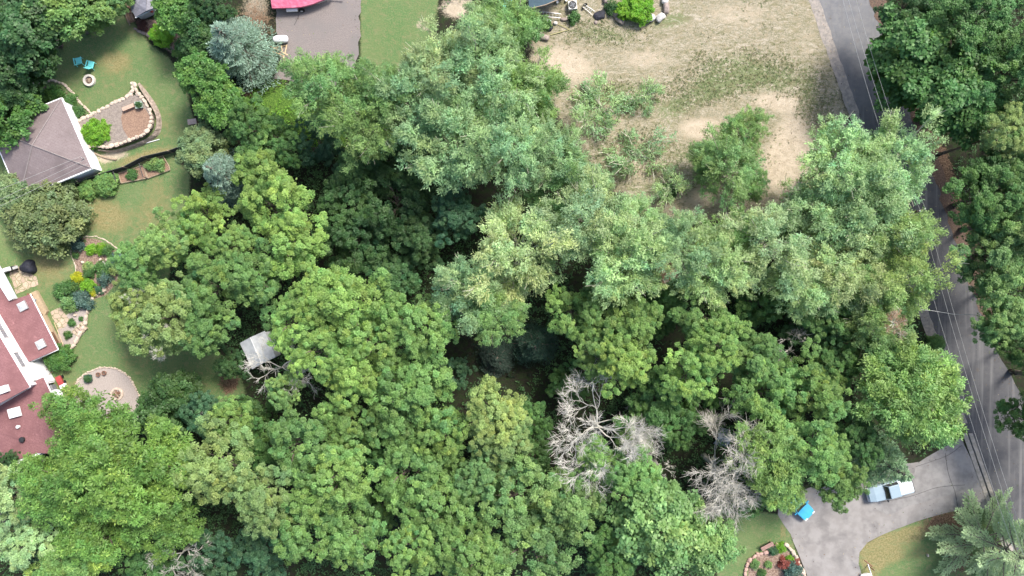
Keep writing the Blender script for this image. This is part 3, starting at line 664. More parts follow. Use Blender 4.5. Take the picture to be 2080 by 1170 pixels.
for pts in ([(1860, 948), (1890, 938), (1925, 925), (1953, 905)], [(1920, 920), (1926, 960), (1940, 1000), (1945, 1030)], [(1790, 1020), (1850, 1008), (1905, 990), (1960, 985)], [(1900, 720), (1930, 760), (1950, 800)]):
    mb.tube([P(x, y, .012) for x, y in smooth_line(pts, 5)], .025, 4)
struct('pavement_cracks', mb, mat('crack_sealant', (.05, .048, .046), None, 4, .8))

# ------------------------------------------------------------------ undergrowth
def undergrowth():
    g = np.random.default_rng(5); n = 70000
    X = g.uniform(-120, 2200, n); Y = g.uniform(-120, 1290, n); ok = np.ones(n, bool)
    for p in (LAWN, LAWN_TOP, LAWN_BOT, ISLAND, FIELD, GRAVEL, DRIVE, PATIO): ok &= dist_poly(X, Y, p) < -14
    ok &= ~((X > 1636 + .352 * Y) & (X < 1815 + .352 * Y)); ok &= ~((X < 250) & (Y > 160) & (Y < 960)); ok &= ~((X < 330) & (Y < 120) & (X > 200))
    ok &= ~((X > 1050) & (X < 1380) & (Y < 60)); ok &= ~((X > 455) & (X < 560) & (Y < 120))
    cl = np.sin(X * .031 + 2) * np.sin(Y * .027) + np.sin(X * .011 - Y * .017 + 1) + .6 * np.sin(X * .07 + Y * .05); ok &= (cl + g.normal(0, .6, n)) > -.55
    lushm = dist_poly(X, Y, LUSH) > -10
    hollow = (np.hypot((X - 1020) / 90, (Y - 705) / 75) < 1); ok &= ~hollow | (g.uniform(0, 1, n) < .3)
    X, Y, cl, lushm, hollow = X[ok], Y[ok], cl[ok], lushm[ok], hollow[ok]; m = len(X); k = 6
    zc = g.uniform(.1, .5, m) + np.clip(cl, 0, 2) * .5; zc[lushm] = g.uniform(.1, .45, lushm.sum())
    x = (X - 1040) / S; y = (585 - Y) / S
    pos = np.repeat(np.stack([x, y, zc], 1), k, 0); nl = m * k
    dn = nrm(np.array([0, 0, 1.]) + g.normal(0, .4, (nl, 3))); ax = g.normal(0, 1, (nl, 3)); ax[:, 2] *= .3; ax = nrm(ax)
    pos = pos + ax * .05 + g.normal(0, .08, (nl, 3)) * np.array([1, 1, .6])
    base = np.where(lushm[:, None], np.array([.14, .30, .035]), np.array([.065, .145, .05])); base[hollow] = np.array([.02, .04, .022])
    tint = np.repeat(base * (1 + g.normal(0, .22, (m, 1))), k, 0) * (1 + g.normal(0, .12, (nl, 1)))
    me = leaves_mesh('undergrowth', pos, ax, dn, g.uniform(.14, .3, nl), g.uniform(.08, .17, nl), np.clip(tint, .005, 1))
    o = bpy.data.objects.new('undergrowth', me); COL.objects.link(o); o['kind'] = 'stuff'; o.color = (1, 1, 1, 1)
undergrowth()
def tufts():
    g = np.random.default_rng(8); n = 26000
    X = g.uniform(1060, 1760, n); Y = g.uniform(-60, 450, n); ok = dist_poly(X, Y, FIELD) > 4
    cl = np.sin(X * .05 + 2 * np.sin(Y * .03)) * np.sin(Y * .06 + 1) + .7 * np.sin(X * .017 + Y * .021)
    gr = sum(blob(X, Y, *b) for b in [(1480, 150, 110, 50, -10), (1420, 195, 100, 30), (1600, 150, 70, 60), (1230, 70, 100, 30), (1660, 220, 40, 60), (1230, 200, 90, 40), (1350, 320, 80, 60), (1250, 330, 70, 60)])
    ok &= (gr + .3 * cl + g.normal(0, .25, n)) > .62
    X, Y = X[ok], Y[ok]; m = len(X); k = 7
    pos = np.repeat(np.stack([(X - 1040) / S, (585 - Y) / S, np.zeros(m)], 1), k, 0); nl = m * k
    ax = g.normal(0, 1, (nl, 3)); ax[:, 2] = np.abs(ax[:, 2]) * .5 + .15; ax = nrm(ax); dn = nrm(np.array([0, 0, 1.]) + g.normal(0, .5, (nl, 3)))
    c = np.where(g.uniform(0, 1, (m, 1)) < .6, np.array([.15, .20, .085]), np.array([.27, .25, .15])) * (1 + g.normal(0, .2, (m, 1)))
    me = leaves_mesh('grass_tufts', pos + g.normal(0, .05, (nl, 3)) * np.array([1, 1, 0]), ax, dn, g.uniform(.08, .2, nl), g.uniform(.03, .06, nl), np.clip(np.repeat(c, k, 0), .01, 1))
    o = bpy.data.objects.new('grass_tufts', me); COL.objects.link(o); o['kind'] = 'stuff'; o.color = (1, 1, 1, 1)
tufts()
def debris():
    g = np.random.default_rng(12); n = 26000
    X = g.uniform(450, 2100, n); Y = g.uniform(-40, 1220, n); e = X - (1646 + .352 * Y)
    onroad = (e > 0) & (e < 170) & ((np.abs(e - 5) < g.exponential(9, n)) | (np.abs(e - 126) < g.exponential(14, n)) | (g.uniform(0, 1, n) < .05))
    dd = dist_poly(X, Y, DRIVE); dr = (dd > 1) & ((dd < g.exponential(9, n)) | (g.uniform(0, 1, n) < .03)); gv = dist_poly(X, Y, GRAVEL); gr = (gv > 1) & ((gv < g.exponential(10, n)) | (g.uniform(0, 1, n) < .06))
    fl = (dist_poly(X, Y, FIELD) > 0) & (g.uniform(0, 1, n) < .10)
    ok = onroad | dr | gr | fl; X, Y = X[ok], Y[ok]; m = len(X)
    pos = np.stack([(X - 1040) / S, (585 - Y) / S, np.full(m, .03)], 1); ax = g.normal(0, 1, (m, 3)); ax[:, 2] = 0; ax = nrm(ax)
    c = np.array([[.16, .10, .06], [.3, .24, .16], [.12, .16, .06], [.07, .05, .04]])[g.integers(0, 4, m)] * (1 + g.normal(0, .15, (m, 1)))
    me = leaves_mesh('fallen_leaves', pos, ax, np.tile(np.array([0, 0, 1.]), (m, 1)), g.uniform(.07, .2, m), g.uniform(.05, .12, m), np.clip(c, .01, 1))
    o = bpy.data.objects.new('fallen_leaves', me); COL.objects.link(o); o['kind'] = 'stuff'; o.color = (1, 1, 1, 1)
debris()

# ------------------------------------------------------------------ red-roofed house
def build_house():
    c = P(60, 760); hs = thing('red_roofed_house', 'white house under dull red shingle roofs at the left edge of the photo', 'house', (c.x, c.y, 0))
    zB, zA, zC = 5.0, 2.2, 3.3
    # plan directions
    e1, e2 = P(-110, 500, zB), P(61, 786, zB)                # eave of the tall block (faces up-right)
    u = (e2 - e1); u.z = 0; u.normalize(); n = Vector((-u.y, u.x, 0))     # n points to the up-right (outwards)
    if n.x < 0: n = -n
    wallm = MB(); ins = .25
    q2 = e2 - u * .25 - n * ins; q1 = q2 - u * 26; q3 = q2 - n * 9; q4 = q1 - n * 9
    wallm.prism([q1, q2, q3, q4], 0, zB - .1)
    # lower wing with the light roof : walls
    a1, a2, a3, a4 = P(-25, 470, zA), P(117, 710, zA), P(54, 737, zA), P(-90, 490, zA)
    wallm.prism([P(-12, 560, 1), P(104, 706, 1), P(62, 727, 1), P(-40, 600, 1)], 0, zA - .15)
    c1, c2 = P(89, 766, zC), P(150, 905, zC)
    wallm.prism([P(96, 778, 0), P(150, 895, 0), P(60, 935, 0), P(-60, 985, 0), P(-70, 830, 0)], 0, zC - .2)
    # projecting white corner of the tall block seen below the light wing
    wallm.prism([P(89, 732, 0), P(112, 776, 0), P(70, 792, 0), P(50, 748, 0)], 0, zA + .9)
    obj('wall', wallm, M_white, hs, world=True)
    # tall block roof : gable slab with eave toward up-right
    def slab(name, pts, th, m, parent=hs):
        mb = MB(); n_ = len(pts); top = [Vector(p) for p in pts]; bot = [p - Vector((0, 0, th)) for p in top]
        ar = sum(top[i].x * top[(i + 1) % n_].y - top[(i + 1) % n_].x * top[i].y for i in range(n_))
        if ar < 0: top.reverse(); bot.reverse()
        mb.add(top + bot, [tuple(range(n_)), tuple(range(2 * n_ - 1, n_ - 1, -1))] + [(n_ + i, n_ + (i + 1) % n_, (i + 1) % n_, i) for i in range(n_)])
        return obj(name, mb, m, parent, world=True)
    up = Vector((0, 0, 1))
    r = slab('roof', [e1, e2, e2 - n * 4.6 + up * 1.1, e1 - n * 4.6 + up * 1.1], .14, M_roofred)
    slab('roof', [e1 - n * 4.6 + up * 1.1, e2 - n * 4.6 + up * 1.1, e2 - n * 9.4, e1 - n * 9.4], .14, M_roofred)
    slab('roof', [P(-14, 563, zA + .1), P(61, 598, zA), P(117, 710, zA), P(54, 737, zA + .5), P(-20, 595, zA + .5)][1:] + [], .14, M_roofred) if False else None
    ra = slab('roof', [P(19, 611, zA + .35), P(61, 598, zA), P(117, 710, zA), P(54, 737, zA + .35), P(-30, 590, zA + .35), P(-30, 560, zA + .35), P(1, 575, zA + .35)], .14, M_roofred)
    rc = slab('roof', [P(89, 766, zC), P(160, 925, zC), P(75, 920, zC), P(0, 946, zC + .1), P(-90, 985, zC + .3), P(-110, 850, zC + .5)], .14, M_roofred)
    # white gutters
    g = MB()
    def gut(a, b, z, w=.14):
        a, b = P(*a, z), P(*b, z); d = (b - a).normalized(); s_ = Vector((-d.y, d.x, 0)) * w / 2
        g.prism([a - s_, b - s_, b + s_, a + s_], z - .16, z - .02) if False else g.tube([a - Vector((0, 0, .06)), b - Vector((0, 0, .06))], w / 2, 6)
    gut((61, 597), (118, 710), zA); gut((118, 710), (54, 738), zA); gut((-40, 831), (61, 786), zB); gut((61, 786), (-1, 683), zB); gut((89, 766), (162, 925), zC)
    obj('gutter', g, M_white, hs, world=True)
    # white flat canopy top-left of the light roof
    slab('canopy', [P(-25, 500, 2.9), P(4, 548, 2.9), P(33, 603, 2.9), P(18, 611, 2.9), P(-8, 570, 2.9), P(-50, 520, 2.9)], .1, M_roofpale)
    # windows in the tall wall above the light roof
    for (x, y) in ((16, 675), (58, 752)) if False else ((22, 661), (47, 726)):
        b = P(x, y, 3.75)
        # project the point onto the wall plane
        dlt = (b - q2).dot(n); b = b - n * (dlt - .0)
        w = MB(); fr = MB()
        for du in (-.85, .85):
            fr.tube([b + u * du + n * .03 - up * .42, b + u * du + n * .03 + up * .42], .05, 4)
        for dz in (-.42, .42): fr.tube([b - u * .85 + n * .03 + up * dz, b + u * .85 + n * .03 + up * dz], .05, 4)
        fr.tube([b + n * .03 - up * .42, b + n * .03 + up * .42], .035, 4)
        p = [b - u * .82 - up * .4 + n * .02, b + u * .82 - up * .4 + n * .02, b + u * .82 + up * .4 + n * .02, b - u * .82 + up * .4 + n * .02]
        w.add(p, [(0, 1, 2, 3)])
        wo = obj('window', w, M_pane, hs, world=True); 
        fo = obj('window_frame', fr, M_alu, wo, world=True)
    # skylight domes on the light roof
    for (x, y) in ((47, 622), (84, 699)):
        b = P(x, y, zA + .2); mb = MB(); mb.box((b.x, b.y, b.z + .08), (.95, .95, .22), math.radians(27)); k = obj('skylight', mb, M_alu, hs, world=True)
        d = MB(); d.box((b.x, b.y, b.z + .3), (.8, .8, .22), math.radians(27), taper=.25); obj('dome', d, mat('skylight_acrylic', (.55, .6, .62), None, 3, .15, spec=.7), k, world=True)
    mb = MB(); b = P(33, 837, zC); mb.box((b.x - .0, b.y, zC + .3), (1.25, 1.05, .34), math.radians(15), taper=.95); obj('skylight', mb, M_whitep, hs, world=True)
    mb = MB(); b = P(5, 792, 5.6); mb.box((b.x, b.y, 5.45), (1.3, .75, .9), math.radians(20)); ch = obj('chimney_box', mb, M_cwhite, hs, world=True)
    for (x, y, r_, m_) in ((40, 866, .14, M_whitep), (48, 892, .24, M_dkmetal), (61, 927, .2, M_dkmetal), (-5, 640, .1, M_alu), (72, 773, .1, M_alu)):
        b = P(x, y, zC); mb = MB(); mb.lathe([(r_, 0), (r_, .3), (r_ * 1.3, .3), (r_ * 1.2, .42), (.01, .45)], (b.x, b.y, zC), 10); obj('roof_vent', mb, m_, hs, world=True)
    return hs
build_house()

# wooden deck with a railing beside the light wing
c = P(92, 640); dk = thing('wooden_deck', 'narrow tan wooden deck with slatted rail along the red-roofed house', 'deck', (c.x, c.y, 0))
def strip(pts, z0, z1): mb = MB(); mb.prism([P(*p) for p in pts], z0, z1); return mb
obj('floor', strip([(62, 598), (78, 590), (100, 632), (96, 640), (134, 712), (118, 716)], 0, .45), mat('deck_boards', (.42, .33, .22), (.34, .26, .18), 5, .8), dk, world=True)
mb = MB()
for i in range(15):
    t = i / 14; a = P(104 + 18 * t, 676 + 34 * t, .9); mb.tube([a, a + Vector((.28, .12, 0))], .035, 4); mb.tube([a + Vector((0, 0, -.4)), a], .03, 4)
obj('slatted_rail', mb, M_woodb, dk, world=True)
mb = MB(); mb.tube([P(60, 597, 1.0), P(120, 712, 1.0)], .05, 4); mb.tube([P(110, 655, 1.0), P(128, 700, 1.0)], .045, 4); obj('handrail', mb, M_wood, dk, world=True)
# things on the deck
for nm, lb, ct, x, y, m_, d in (('planter_trough', 'dark narrow planter trough at the top end of the wooden deck', 'planter', 68, 599, M_woodb, (.5, .2, .3)), ('deck_table', 'small dark brown folding table on the wooden deck', 'table', 87, 638, M_woodb, (.55, .3, .5)),
                      ('storage_tub', 'grey blue tub standing on the lower deck near its rail', 'tub', 99, 663, M_tarp, (.45, .4, .4)), ('ottoman', 'pale grey cushion lying on the upper deck', 'cushion', 75, 610, M_tarp, (.4, .4, .2))):
    b = P(x, y); t = thing(nm, lb, ct, (b.x, b.y, .45), math.radians(-20)); mb = MB(); mb.box((0, 0, d[2] / 2), d, taper=.92); obj('body', mb, m_, t, bevel=.03)
    mb = MB(); mb.box((0, 0, d[2] + .02), (d[0] * 1.05, d[1] * 1.05, .05)); obj('top', mb, m_, t)

# patios of flagstone
sheet('flagstone_patio', [(16, 548), (30, 538), (62, 556), (74, 562), (78, 578), (46, 592), (33, 597)], .02, M_flag, 7, 1.2)
sheet('flagstone_landing', [(102, 634), (122, 624), (134, 640), (142, 650), (133, 664), (118, 668), (104, 640)], .024, M_flag, 7, 1.2)
sheet('gravel_terrace', [(134, 640), (150, 632), (172, 622), (178, 640), (176, 668), (160, 690), (142, 706), (122, 714), (116, 690), (118, 668)], .02, M_pgravel, 9, 1.2)
b = P(116, 660)
for i, (x0, y0, x1, y1) in enumerate([(112, 634, 120, 646), (122, 632, 132, 640), (126, 644, 136, 652), (110, 646, 118, 656), (121, 654, 131, 662)]):
    pass
st = thing('stone_steps', 'four pale wooden-edged garden steps below the gravel terrace', 'steps', tuple(P(157, 664)))
for i in range(4):
    mb = MB(); a = P(148 + 6 * i, 672 - 5.5 * i); d = P(163 + 5 * i, 684 - 5 * i); dr = (d - a).normalized(); sv = Vector((-dr.y, dr.x, 0)) * .15
    mb.prism([a - sv, d - sv, d + sv, a + sv], 0, .12 + .07 * i); obj('step', mb, M_flag, st, world=True)

# ------------------------------------------------------------------ hip-roofed garage
def build_garage():
    c = P(85, 300); g = thing('hip_roof_garage', 'square white garage with taupe hip roof in the left yard', 'garage', (c.x, c.y, 0)); z = 2.6
    T, R_, B, L = P(125, 199, z), P(187, 342, z), P(40, 402, z), P(-22, 258, z)
    mb = MB(); cc = (T + R_ + B + L) / 4
    inn = [cc + (q - cc) * .955 for q in (T, R_, B, L)]
    mb.prism(inn, 0, z - .12); obj('wall', mb, M_white, g, world=True)
    ap = cc + Vector((0, 0, 1.5)); ap.x += .05
    mb = MB(); mb.add([T, R_, B, L, ap], [(1, 0, 4), (2, 1, 4), (3, 2, 4), (0, 3, 4), (0, 1, 2, 3)]); obj('roof', mb, M_rooftaupe, g, world=True)
    mb = MB(); dz = Vector((0, 0, -.08))
    for a, b_ in ((T, R_), (R_, B), (B, L), (L, T)): mb.tube([a + dz, b_ + dz], .11, 6)
    obj('gutter', mb, M_white, g, world=True)
    mb = MB(); up = Vector((0, 0, .03))
    for a in (T, R_, B, L): mb.tube([a + up, ap + up], .07, 5)
    obj('ridge_cap', mb, mat('ridge_shingles', (.25, .215, .21), None, 6, .9), g, world=True)
    mb = MB(); q = inn[1]; mb.tube([Vector((q.x + .12, q.y - .05, z - .2)), Vector((q.x + .12, q.y - .05, .1))], .05, 6); obj('downspout', mb, M_white, g, world=True)
build_garage()
wr = thing('service_wires', 'three thin service wires crossing above the taupe garage roof', 'wires', tuple(P(165, 320, 3.1)))
for i, (a, b_) in enumerate((((165, 317), (40, 366)), ((171, 325), (52, 378)), ((178, 332), (66, 384)))):
    mb = MB(); p = P(*a, 3.15); q = P(*b_, 4.3); q = p + (q - p) * 3.0; mb.tube([p, (p + q) / 2 - Vector((0, 0, .5)), q], .014, 4); obj('wire', mb, M_wire, wr, world=True)
mb = MB(); p = P(168, 321, 3.0); mb.tube([p - Vector((0, 0, .4)), p + Vector((0, 0, .25))], .05, 6); obj('mast', mb, M_alu, wr, world=True)

# ------------------------------------------------------------------ grey-shingled shed at the top edge
c = P(290, 5); sh = thing('grey_shed', 'shed with grey shingle roof at the top edge beside the left lawn', 'shed', (c.x, c.y, 0))
z = 2.6; mb = MB(); mb.prism([P(268, -40, 1), P(290, 41, 0), P(321, 26, 0), P(330, -50, 1)], 0, z - .15); obj('wall', mb, mat('grey_siding', (.42, .43, .43), (.38, .39, .39), 4, .7), sh, world=True)
mb = MB(); mb.add([P(252, -16, z), P(275, 35, z), P(318, 14, z), P(300, -60, z), P(296, -30, z + .9), P(297, 22, z + .9)], [(0, 1, 5, 4), (5, 1, 2), (5, 2, 3, 4)])
mb.add([P(252, -16, z - .1), P(275, 35, z - .1), P(318, 14, z - .1), P(300, -60, z - .1)], [(3, 2, 1, 0)]); obj('roof', mb, M_roofgrey, sh, world=True)
mb = MB(); mb.tube([P(275, 36, z - .02), P(318, 15, z - .02)], .07, 6); obj('gutter', mb, M_roofpale, sh, world=True)
mb = MB(); a = P(310, 25, 1.2); mb.rock((a.x, a.y, 1.5), (.4, .3, .4), 3); obj('flower_basket', mb, M_red, sh, world=True)
bx = thing('wooden_ramp', 'reddish brown wooden ramp boards beside the grey-shingled shed', 'ramp', tuple(P(262, 30)))
mb = MB()
for i in range(3): mb.prism([P(249 + i * 5, 14 - 2 * i), P(262 + i * 5, 48 - 2 * i), P(266.4 + i * 5, 46.5 - 2 * i), P(253.4 + i * 5, 12.5 - 2 * i)], 0, .3 + .05 * i)
obj('boards', mb, mat('stained_wood', (.28, .16, .1), (.36, .24, .17), 4, .8), bx, world=True)
mb = MB(); mb.tube([P(249, 14, .4), P(264, 51, .4)], .06, 5); obj('edge_rail', mb, M_woodg, bx, world=True)

# dark building at the top centre
c = P(1110, -10); bd = thing('teal_roofed_building', 'corner of a dark teal-roofed building at the top edge', 'building', (c.x, c.y, 0))
mb = MB(); mb.prism([P(1080, 8), P(1150, -8), P(1150, -120), P(1080, -120)], 0, 2.3); obj('wall', mb, mat('dark_siding', (.06, .055, .06), None, 4, .8), bd, world=True)
mb = MB(); mb.prism([P(1074, 18, 2.4), P(1108, 10, 2.4), P(1140, -4, 2.4), P(1160, -130, 2.4), P(1074, -130, 2.4)], 2.4, 2.5); obj('roof', mb, M_roofteal, bd, world=True)
mb = MB(); mb.tube([P(1074, 18, 2.5), P(1108, 10, 2.5), P(1141, -4, 2.5)], .05, 5); obj('roof_edge', mb, M_woodg, bd, world=True)

# ------------------------------------------------------------------ walls, stones, edgings
def stone_line(name, label, cat, pts, w=.42, h=.25, m=M_stone, gap=.05, z0=0.0, jit=.05, blk=.5, seed=1):
    gap = .03; rnd = random.Random(seed); wl = [P(*p) for p in smooth_line(pts, 8)]
    o = thing(name, label, cat, tuple(wl[0])); mb = MB(); acc = 0; a = wl[0]; i = 0
    L = [0]
    for p, q in zip(wl, wl[1:]): L.append(L[-1] + (q - p).length)
    def at(s_):
        for k in range(len(L) - 1):
            if L[k + 1] >= s_: return wl[k].lerp(wl[k + 1], (s_ - L[k]) / max(L[k + 1] - L[k], 1e-6))
        return wl[-1]
    s_ = 0
    while s_ < L[-1] - .1:
        l = blk * rnd.uniform(.7, 1.3); a, b = at(s_), at(min(s_ + l - gap, L[-1])); c = (a + b) / 2; d = b - a
        mb.rock((c.x + rnd.uniform(-jit, jit), c.y + rnd.uniform(-jit, jit), z0 + h * rnd.uniform(.35, .5)), (max(d.length, .1) * 1.12, w * rnd.uniform(.7, 1.25), h * rnd.uniform(.9, 1.3)), rnd.randint(1, 400), math.atan2(d.y, d.x) + rnd.uniform(-.15, .15)); s_ += l
    obj('stones', mb, m, o, world=True); return o
stone_line('stone_edging', 'thin curved stone edging between the planted bed and fire ring lawn', 'edging', [(48, 181), (75, 170), (105, 163), (130, 172), (150, 192), (170, 215), (190, 233)], .28, .16, M_stone, blk=.4)
# raised bed: a mound of soil behind a battered stone wall
BED = [(150, 257), (195, 237), (240, 213), (268, 200), (284, 196), (300, 212), (315, 238), (312, 262), (295, 278), (262, 292), (228, 302), (196, 300), (182, 297)]
bed = [P(*p) for p in BED]; mb = MB(); mb.prism(bed, 0, .75); o = struct('raised_bed_soil', mb, M_bedgrey)
stone_line('stone_wall', 'straight run of cream cap stones along the top of raised bed', 'wall', [(150, 256), (195, 235), (240, 211), (262, 202), (276, 190), (277, 170)], .5, .3, M_stone, z0=.6, seed=4)
w = stone_line('curved_stone_wall', 'curved battered stone retaining wall round the raised bed', 'wall', [(279, 172), (286, 190), (303, 213), (314, 238), (311, 262), (296, 277), (262, 291), (228, 301), (200, 299), (178, 303)], .42, .3, M_stone, z0=.65, seed=5)
rows = []; inner = smooth_line([(279, 170), (289, 188), (305, 212), (317, 238), (314, 264), (298, 281), (264, 295), (228, 305), (200, 303)], 6); outer = smooth_line([(284, 168), (302, 190), (318, 214), (328, 240), (326, 268), (306, 287), (268, 303), (229, 310), (200, 306)], 6)
rnd = random.Random(4); r0, r1, r2 = [], [], []
for a, b in zip(inner, outer):
    p, q = P(*a, .78), P(*b, .0); r0.append(tuple(p)); r1.append(tuple(p.lerp(q, .5) + Vector((rnd.uniform(-.06, .06), rnd.uniform(-.06, .06), .08)))); r2.append(tuple(q))
mb = MB(); mb.grid([r2, r1, r0]); obj('stone_face', mb, M_stoneface, w, world=True)
mb = MB(); mb.prism([P(*p, .76) for p in [(250, 222), (278, 212), (296, 222), (308, 242), (304, 262), (285, 275), (262, 282), (250, 262), (246, 240)]], .76, .775); struct('bed_mulch', mb, M_mulch)
stone_line('garden_edging', 'low stone edging on the right of the terraced garden', 'edging', [(180, 623), (178, 640), (174, 660), (162, 682), (148, 706), (128, 714)], .42, .4, M_stone, blk=.7, seed=6)
stone_line('rockery_edging', 'angled pale stone edging at the bottom of flower bed', 'edging', [(188, 612), (190, 603), (200, 598), (214, 590)], .35, .4, M_stone, blk=.7, seed=7)
stone_line('patio_edging', 'ring of small cream stones round the gravel patio', 'edging', [(152, 786), (160, 771), (174, 759), (196, 749), (220, 746), (246, 754), (266, 771), (279, 794), (284, 806)], .22, .14, M_stone, blk=.26, seed=8)
stone_line('bed_border', 'thin pale border round the upper flower bed', 'edging', [(262, 519), (240, 505), (215, 488), (190, 480), (165, 483), (150, 495), (145, 515), (152, 535), (155, 555), (147, 570)], .12, .08, M_stone, blk=.5, seed=9)
stone_line('rose_bed_border', 'pinkish stone ring round the bed beside the driveway', 'edging', [(1513, 1185), (1514, 1155), (1522, 1138), (1535, 1127), (1556, 1120), (1580, 1104)], .42, .3, mat('pink_stone', (.5, .33, .28), (.38, .25, .21), 4, .85, .03, 8), blk=.5, seed=10)
stone_line('drive_side_stones', 'row of rounded pale stones between rose bed and driveway', 'edging', [(1592, 1104), (1606, 1115), (1616, 1132), (1624, 1150), (1634, 1170), (1642, 1200)], .45, .35, M_stone, blk=.6, seed=11)
stone_line('hedge_edging', 'faint brown log edging under the trees along the top lawn', 'edging', [(80, 58), (110, 52), (140, 45), (170, 38), (200, 30)], .15, .15, M_woodg, blk=.9, seed=12)
stone_line('shed_bed_edging', 'pale stone edging below the round bright shrub by the shed', 'edging', [(272, 58), (290, 66), (305, 74), (330, 86), (348, 98), (364, 112)], .3, .15, M_rock, blk=.5, seed=13)

def boulder(x, y, d, h, rz, m, label, seed):
    c = P(x, y); t = MB(); t.rock((0, 0, h * .38), (d[0], d[1], h), seed, math.radians(rz))
    o = obj('boulder', t, m, smooth=True); o.location = (c.x, c.y, 0); return tag(o, label, 'boulder')
for a in [(1316, 38, (1.55, .95), .8, 5, M_rockw, 'largest white boulder under the yellow-green shrub at the top', 1), (1341, 36, (1.3, .8), .7, 40, M_rockw, 'grey-topped boulder right of the largest white boulder', 2),
          (1352, 18, (.75, 1.3), .7, 0, M_rock, 'tall grey boulder at the right edge of the shrub ring', 3), (1350, 2, (.8, 1.0), .7, 0, M_rockw, 'white boulder cut by the top edge of the photo', 4),
          (1248, 28, (.7, 1.3), .6, 25, M_rock, 'long grey brown boulder left of the leafy shrub', 5), (1259, 42, (1.3, .7), .5, -35, M_rock, 'flat brown boulder at the foot of the leafy shrub', 6),
          (1236, 14, (.8, .9), .6, 0, M_rock, 'dark boulder above the long grey brown one', 7), (1231, 2, (.8, .9), .6, 0, M_rock, 'dark boulder at the top edge beside the hand truck', 8),
          (1093, 64, (.9, 1.3), .6, 20, M_rock, 'upright grey boulder below the ladder', 9), (1104, 77, (1.3, .7), .5, -10, M_rock, 'flat boulder at the lower left of the junk corner', 10),
          (1128, 48, (.5, .4), .35, 0, M_rockw, 'small pale stone beside the white ring', 11), (1145, 40, (.9, .4), .3, 0, M_rock, 'low brown stone under the end of the ladder', 12), (1210, 46, (.4, .4), .2, 0, M_rock, 'small stone alone on the grass below the hand truck', 13)]: boulder(*a)
for i, (x, y, d, m_, lb) in enumerate([(169, 533, .4, M_stone, 'round white stone in the left of flower bed'), (205, 527, .35, M_stone, 'round white stone near the top of flower bed'), (218, 528, .38, M_stone, 'white stone at the right of flower bed'), (212, 535, .55, M_rockw, 'flat grey white slab in the flower bed'),
                                    (153, 640, .42, M_stone, 'oval white stepping stone on the gravel terrace'), (178, 603, .35, M_stone, 'white stone at the bottom of the flower bed'), (175, 598, .5, mat('pink_rock', (.5, .3, .27), None, 4, .85), 'pink rock above the white stone'), (213, 588, .6, M_stone, 'cream rock at the corner of the rockery edging')]):
    boulder(x, y, (d, d * .8), .3, i * 40, m_, lb, 20 + i)

# ------------------------------------------------------------------ left yard things
def lounge_chair(x, y, rz, label):
    c = P(x, y); t = thing('garden_chair', label, 'chair', (c.x, c.y, 0), math.radians(rz), 'turquoise chairs on the lawn'); 
    mb = MB(); mb.grid([[(sx * .33, yy, zz) for sx in (-1, 0, 1)] for yy, zz in ((-.45, .36), (-.1, .30), (.18, .30))]); mb.grid([[(sx * .33, yy, zz - .05) for sx in (1, 0, -1)] for yy, zz in ((-.45, .36), (-.1, .30), (.18, .30))]); obj('seat', mb, M_turq, t)
    mb = MB(); mb.grid([[(sx * .33, yy + .04 * (1 - abs(sx)), zz) for sx in (-1, 0, 1)] for yy, zz in ((.18, .3), (.38, .62), (.55, .95))]); mb.grid([[(sx * .33, yy + .04, zz) for sx in (1, 0, -1)] for yy, zz in ((.18, .3), (.38, .62), (.55, .95))]); obj('backrest', mb, M_turq, t)
    for sx in (-1, 1):
        mb = MB(); mb.box((sx * .40, -.05, .52), (.12, .75, .04)); obj('armrest', mb, M_turq, t)
        mb = MB(); mb.tube([(sx * .38, -.38, 0), (sx * .38, -.38, .52)], .035, 5); obj('leg', mb, M_turq, t)
        mb = MB(); mb.tube([(sx * .38, .42, 0), (sx * .38, .25, .52)], .035, 5); obj('leg', mb, M_turq, t)
lounge_chair(163, 127, 192, 'turquoise garden chair left of its twin above the fire ring'); lounge_chair(187, 134, 165, 'turquoise garden chair right of its twin, nearer the fire ring')
c = P(183, 164); t = thing('fire_ring', 'white stone fire ring holding ashes on the lawn below turquoise chairs', 'fire pit', (c.x, c.y, 0))
mb = MB(); mb.lathe([(.42, .02), (.42, .3), (.66, .3), (.68, .02)], n=24); obj('ring', mb, mat('ring_stone', (.6, .56, .5), (.5, .46, .41), 6, .85), t)
mb = MB(); mb.lathe([(.01, .1), (.2, .12), (.425, .06)], n=20); obj('ash_bed', mb, M_char, t)
for k in range(4):
    mb = MB(); a = k * .8; mb.tube([(-.25 * math.cos(a), -.25 * math.sin(a), .16), (.25 * math.cos(a), .25 * math.sin(a), .2)], .05, 6); obj('log', mb, M_woodg, t)
def bench(x, y, L, W, rz, label, m, z=0, back=False):
    c = P(x, y); t = thing('bench', label, 'bench', (c.x, c.y, z), math.radians(rz))
    mb = MB()
    for k in range(3): mb.box((0, (k - 1) * W / 3, .45), (L, W / 3 - .015, .05))
    obj('seat', mb, m, t)
    for sx in (-1, 1): mb = MB(); mb.box((sx * L * .38, 0, .21), (.1, W * .85, .42)); obj('leg', mb, m, t)
    if back:
        mb = MB(); mb.grid([[(-L / 2, W * .5, .5), (L / 2, W * .5, .5)], [(-L / 2, W * .95, .95), (L / 2, W * .95, .95)]]); mb.grid([[(L / 2, W * .5 + .04, .5), (-L / 2, W * .5 + .04, .5)], [(L / 2, W * .95 + .04, .95), (-L / 2, W * .95 + .04, .95)]]); obj('backrest', mb, m, t)
bench(271, 223, 1.35, .42, 22, 'pinkish plank bench on the raised bed beside the square planter', mat('pink_wood', (.5, .36, .28), (.44, .31, .24), 4, .8), z=.76)
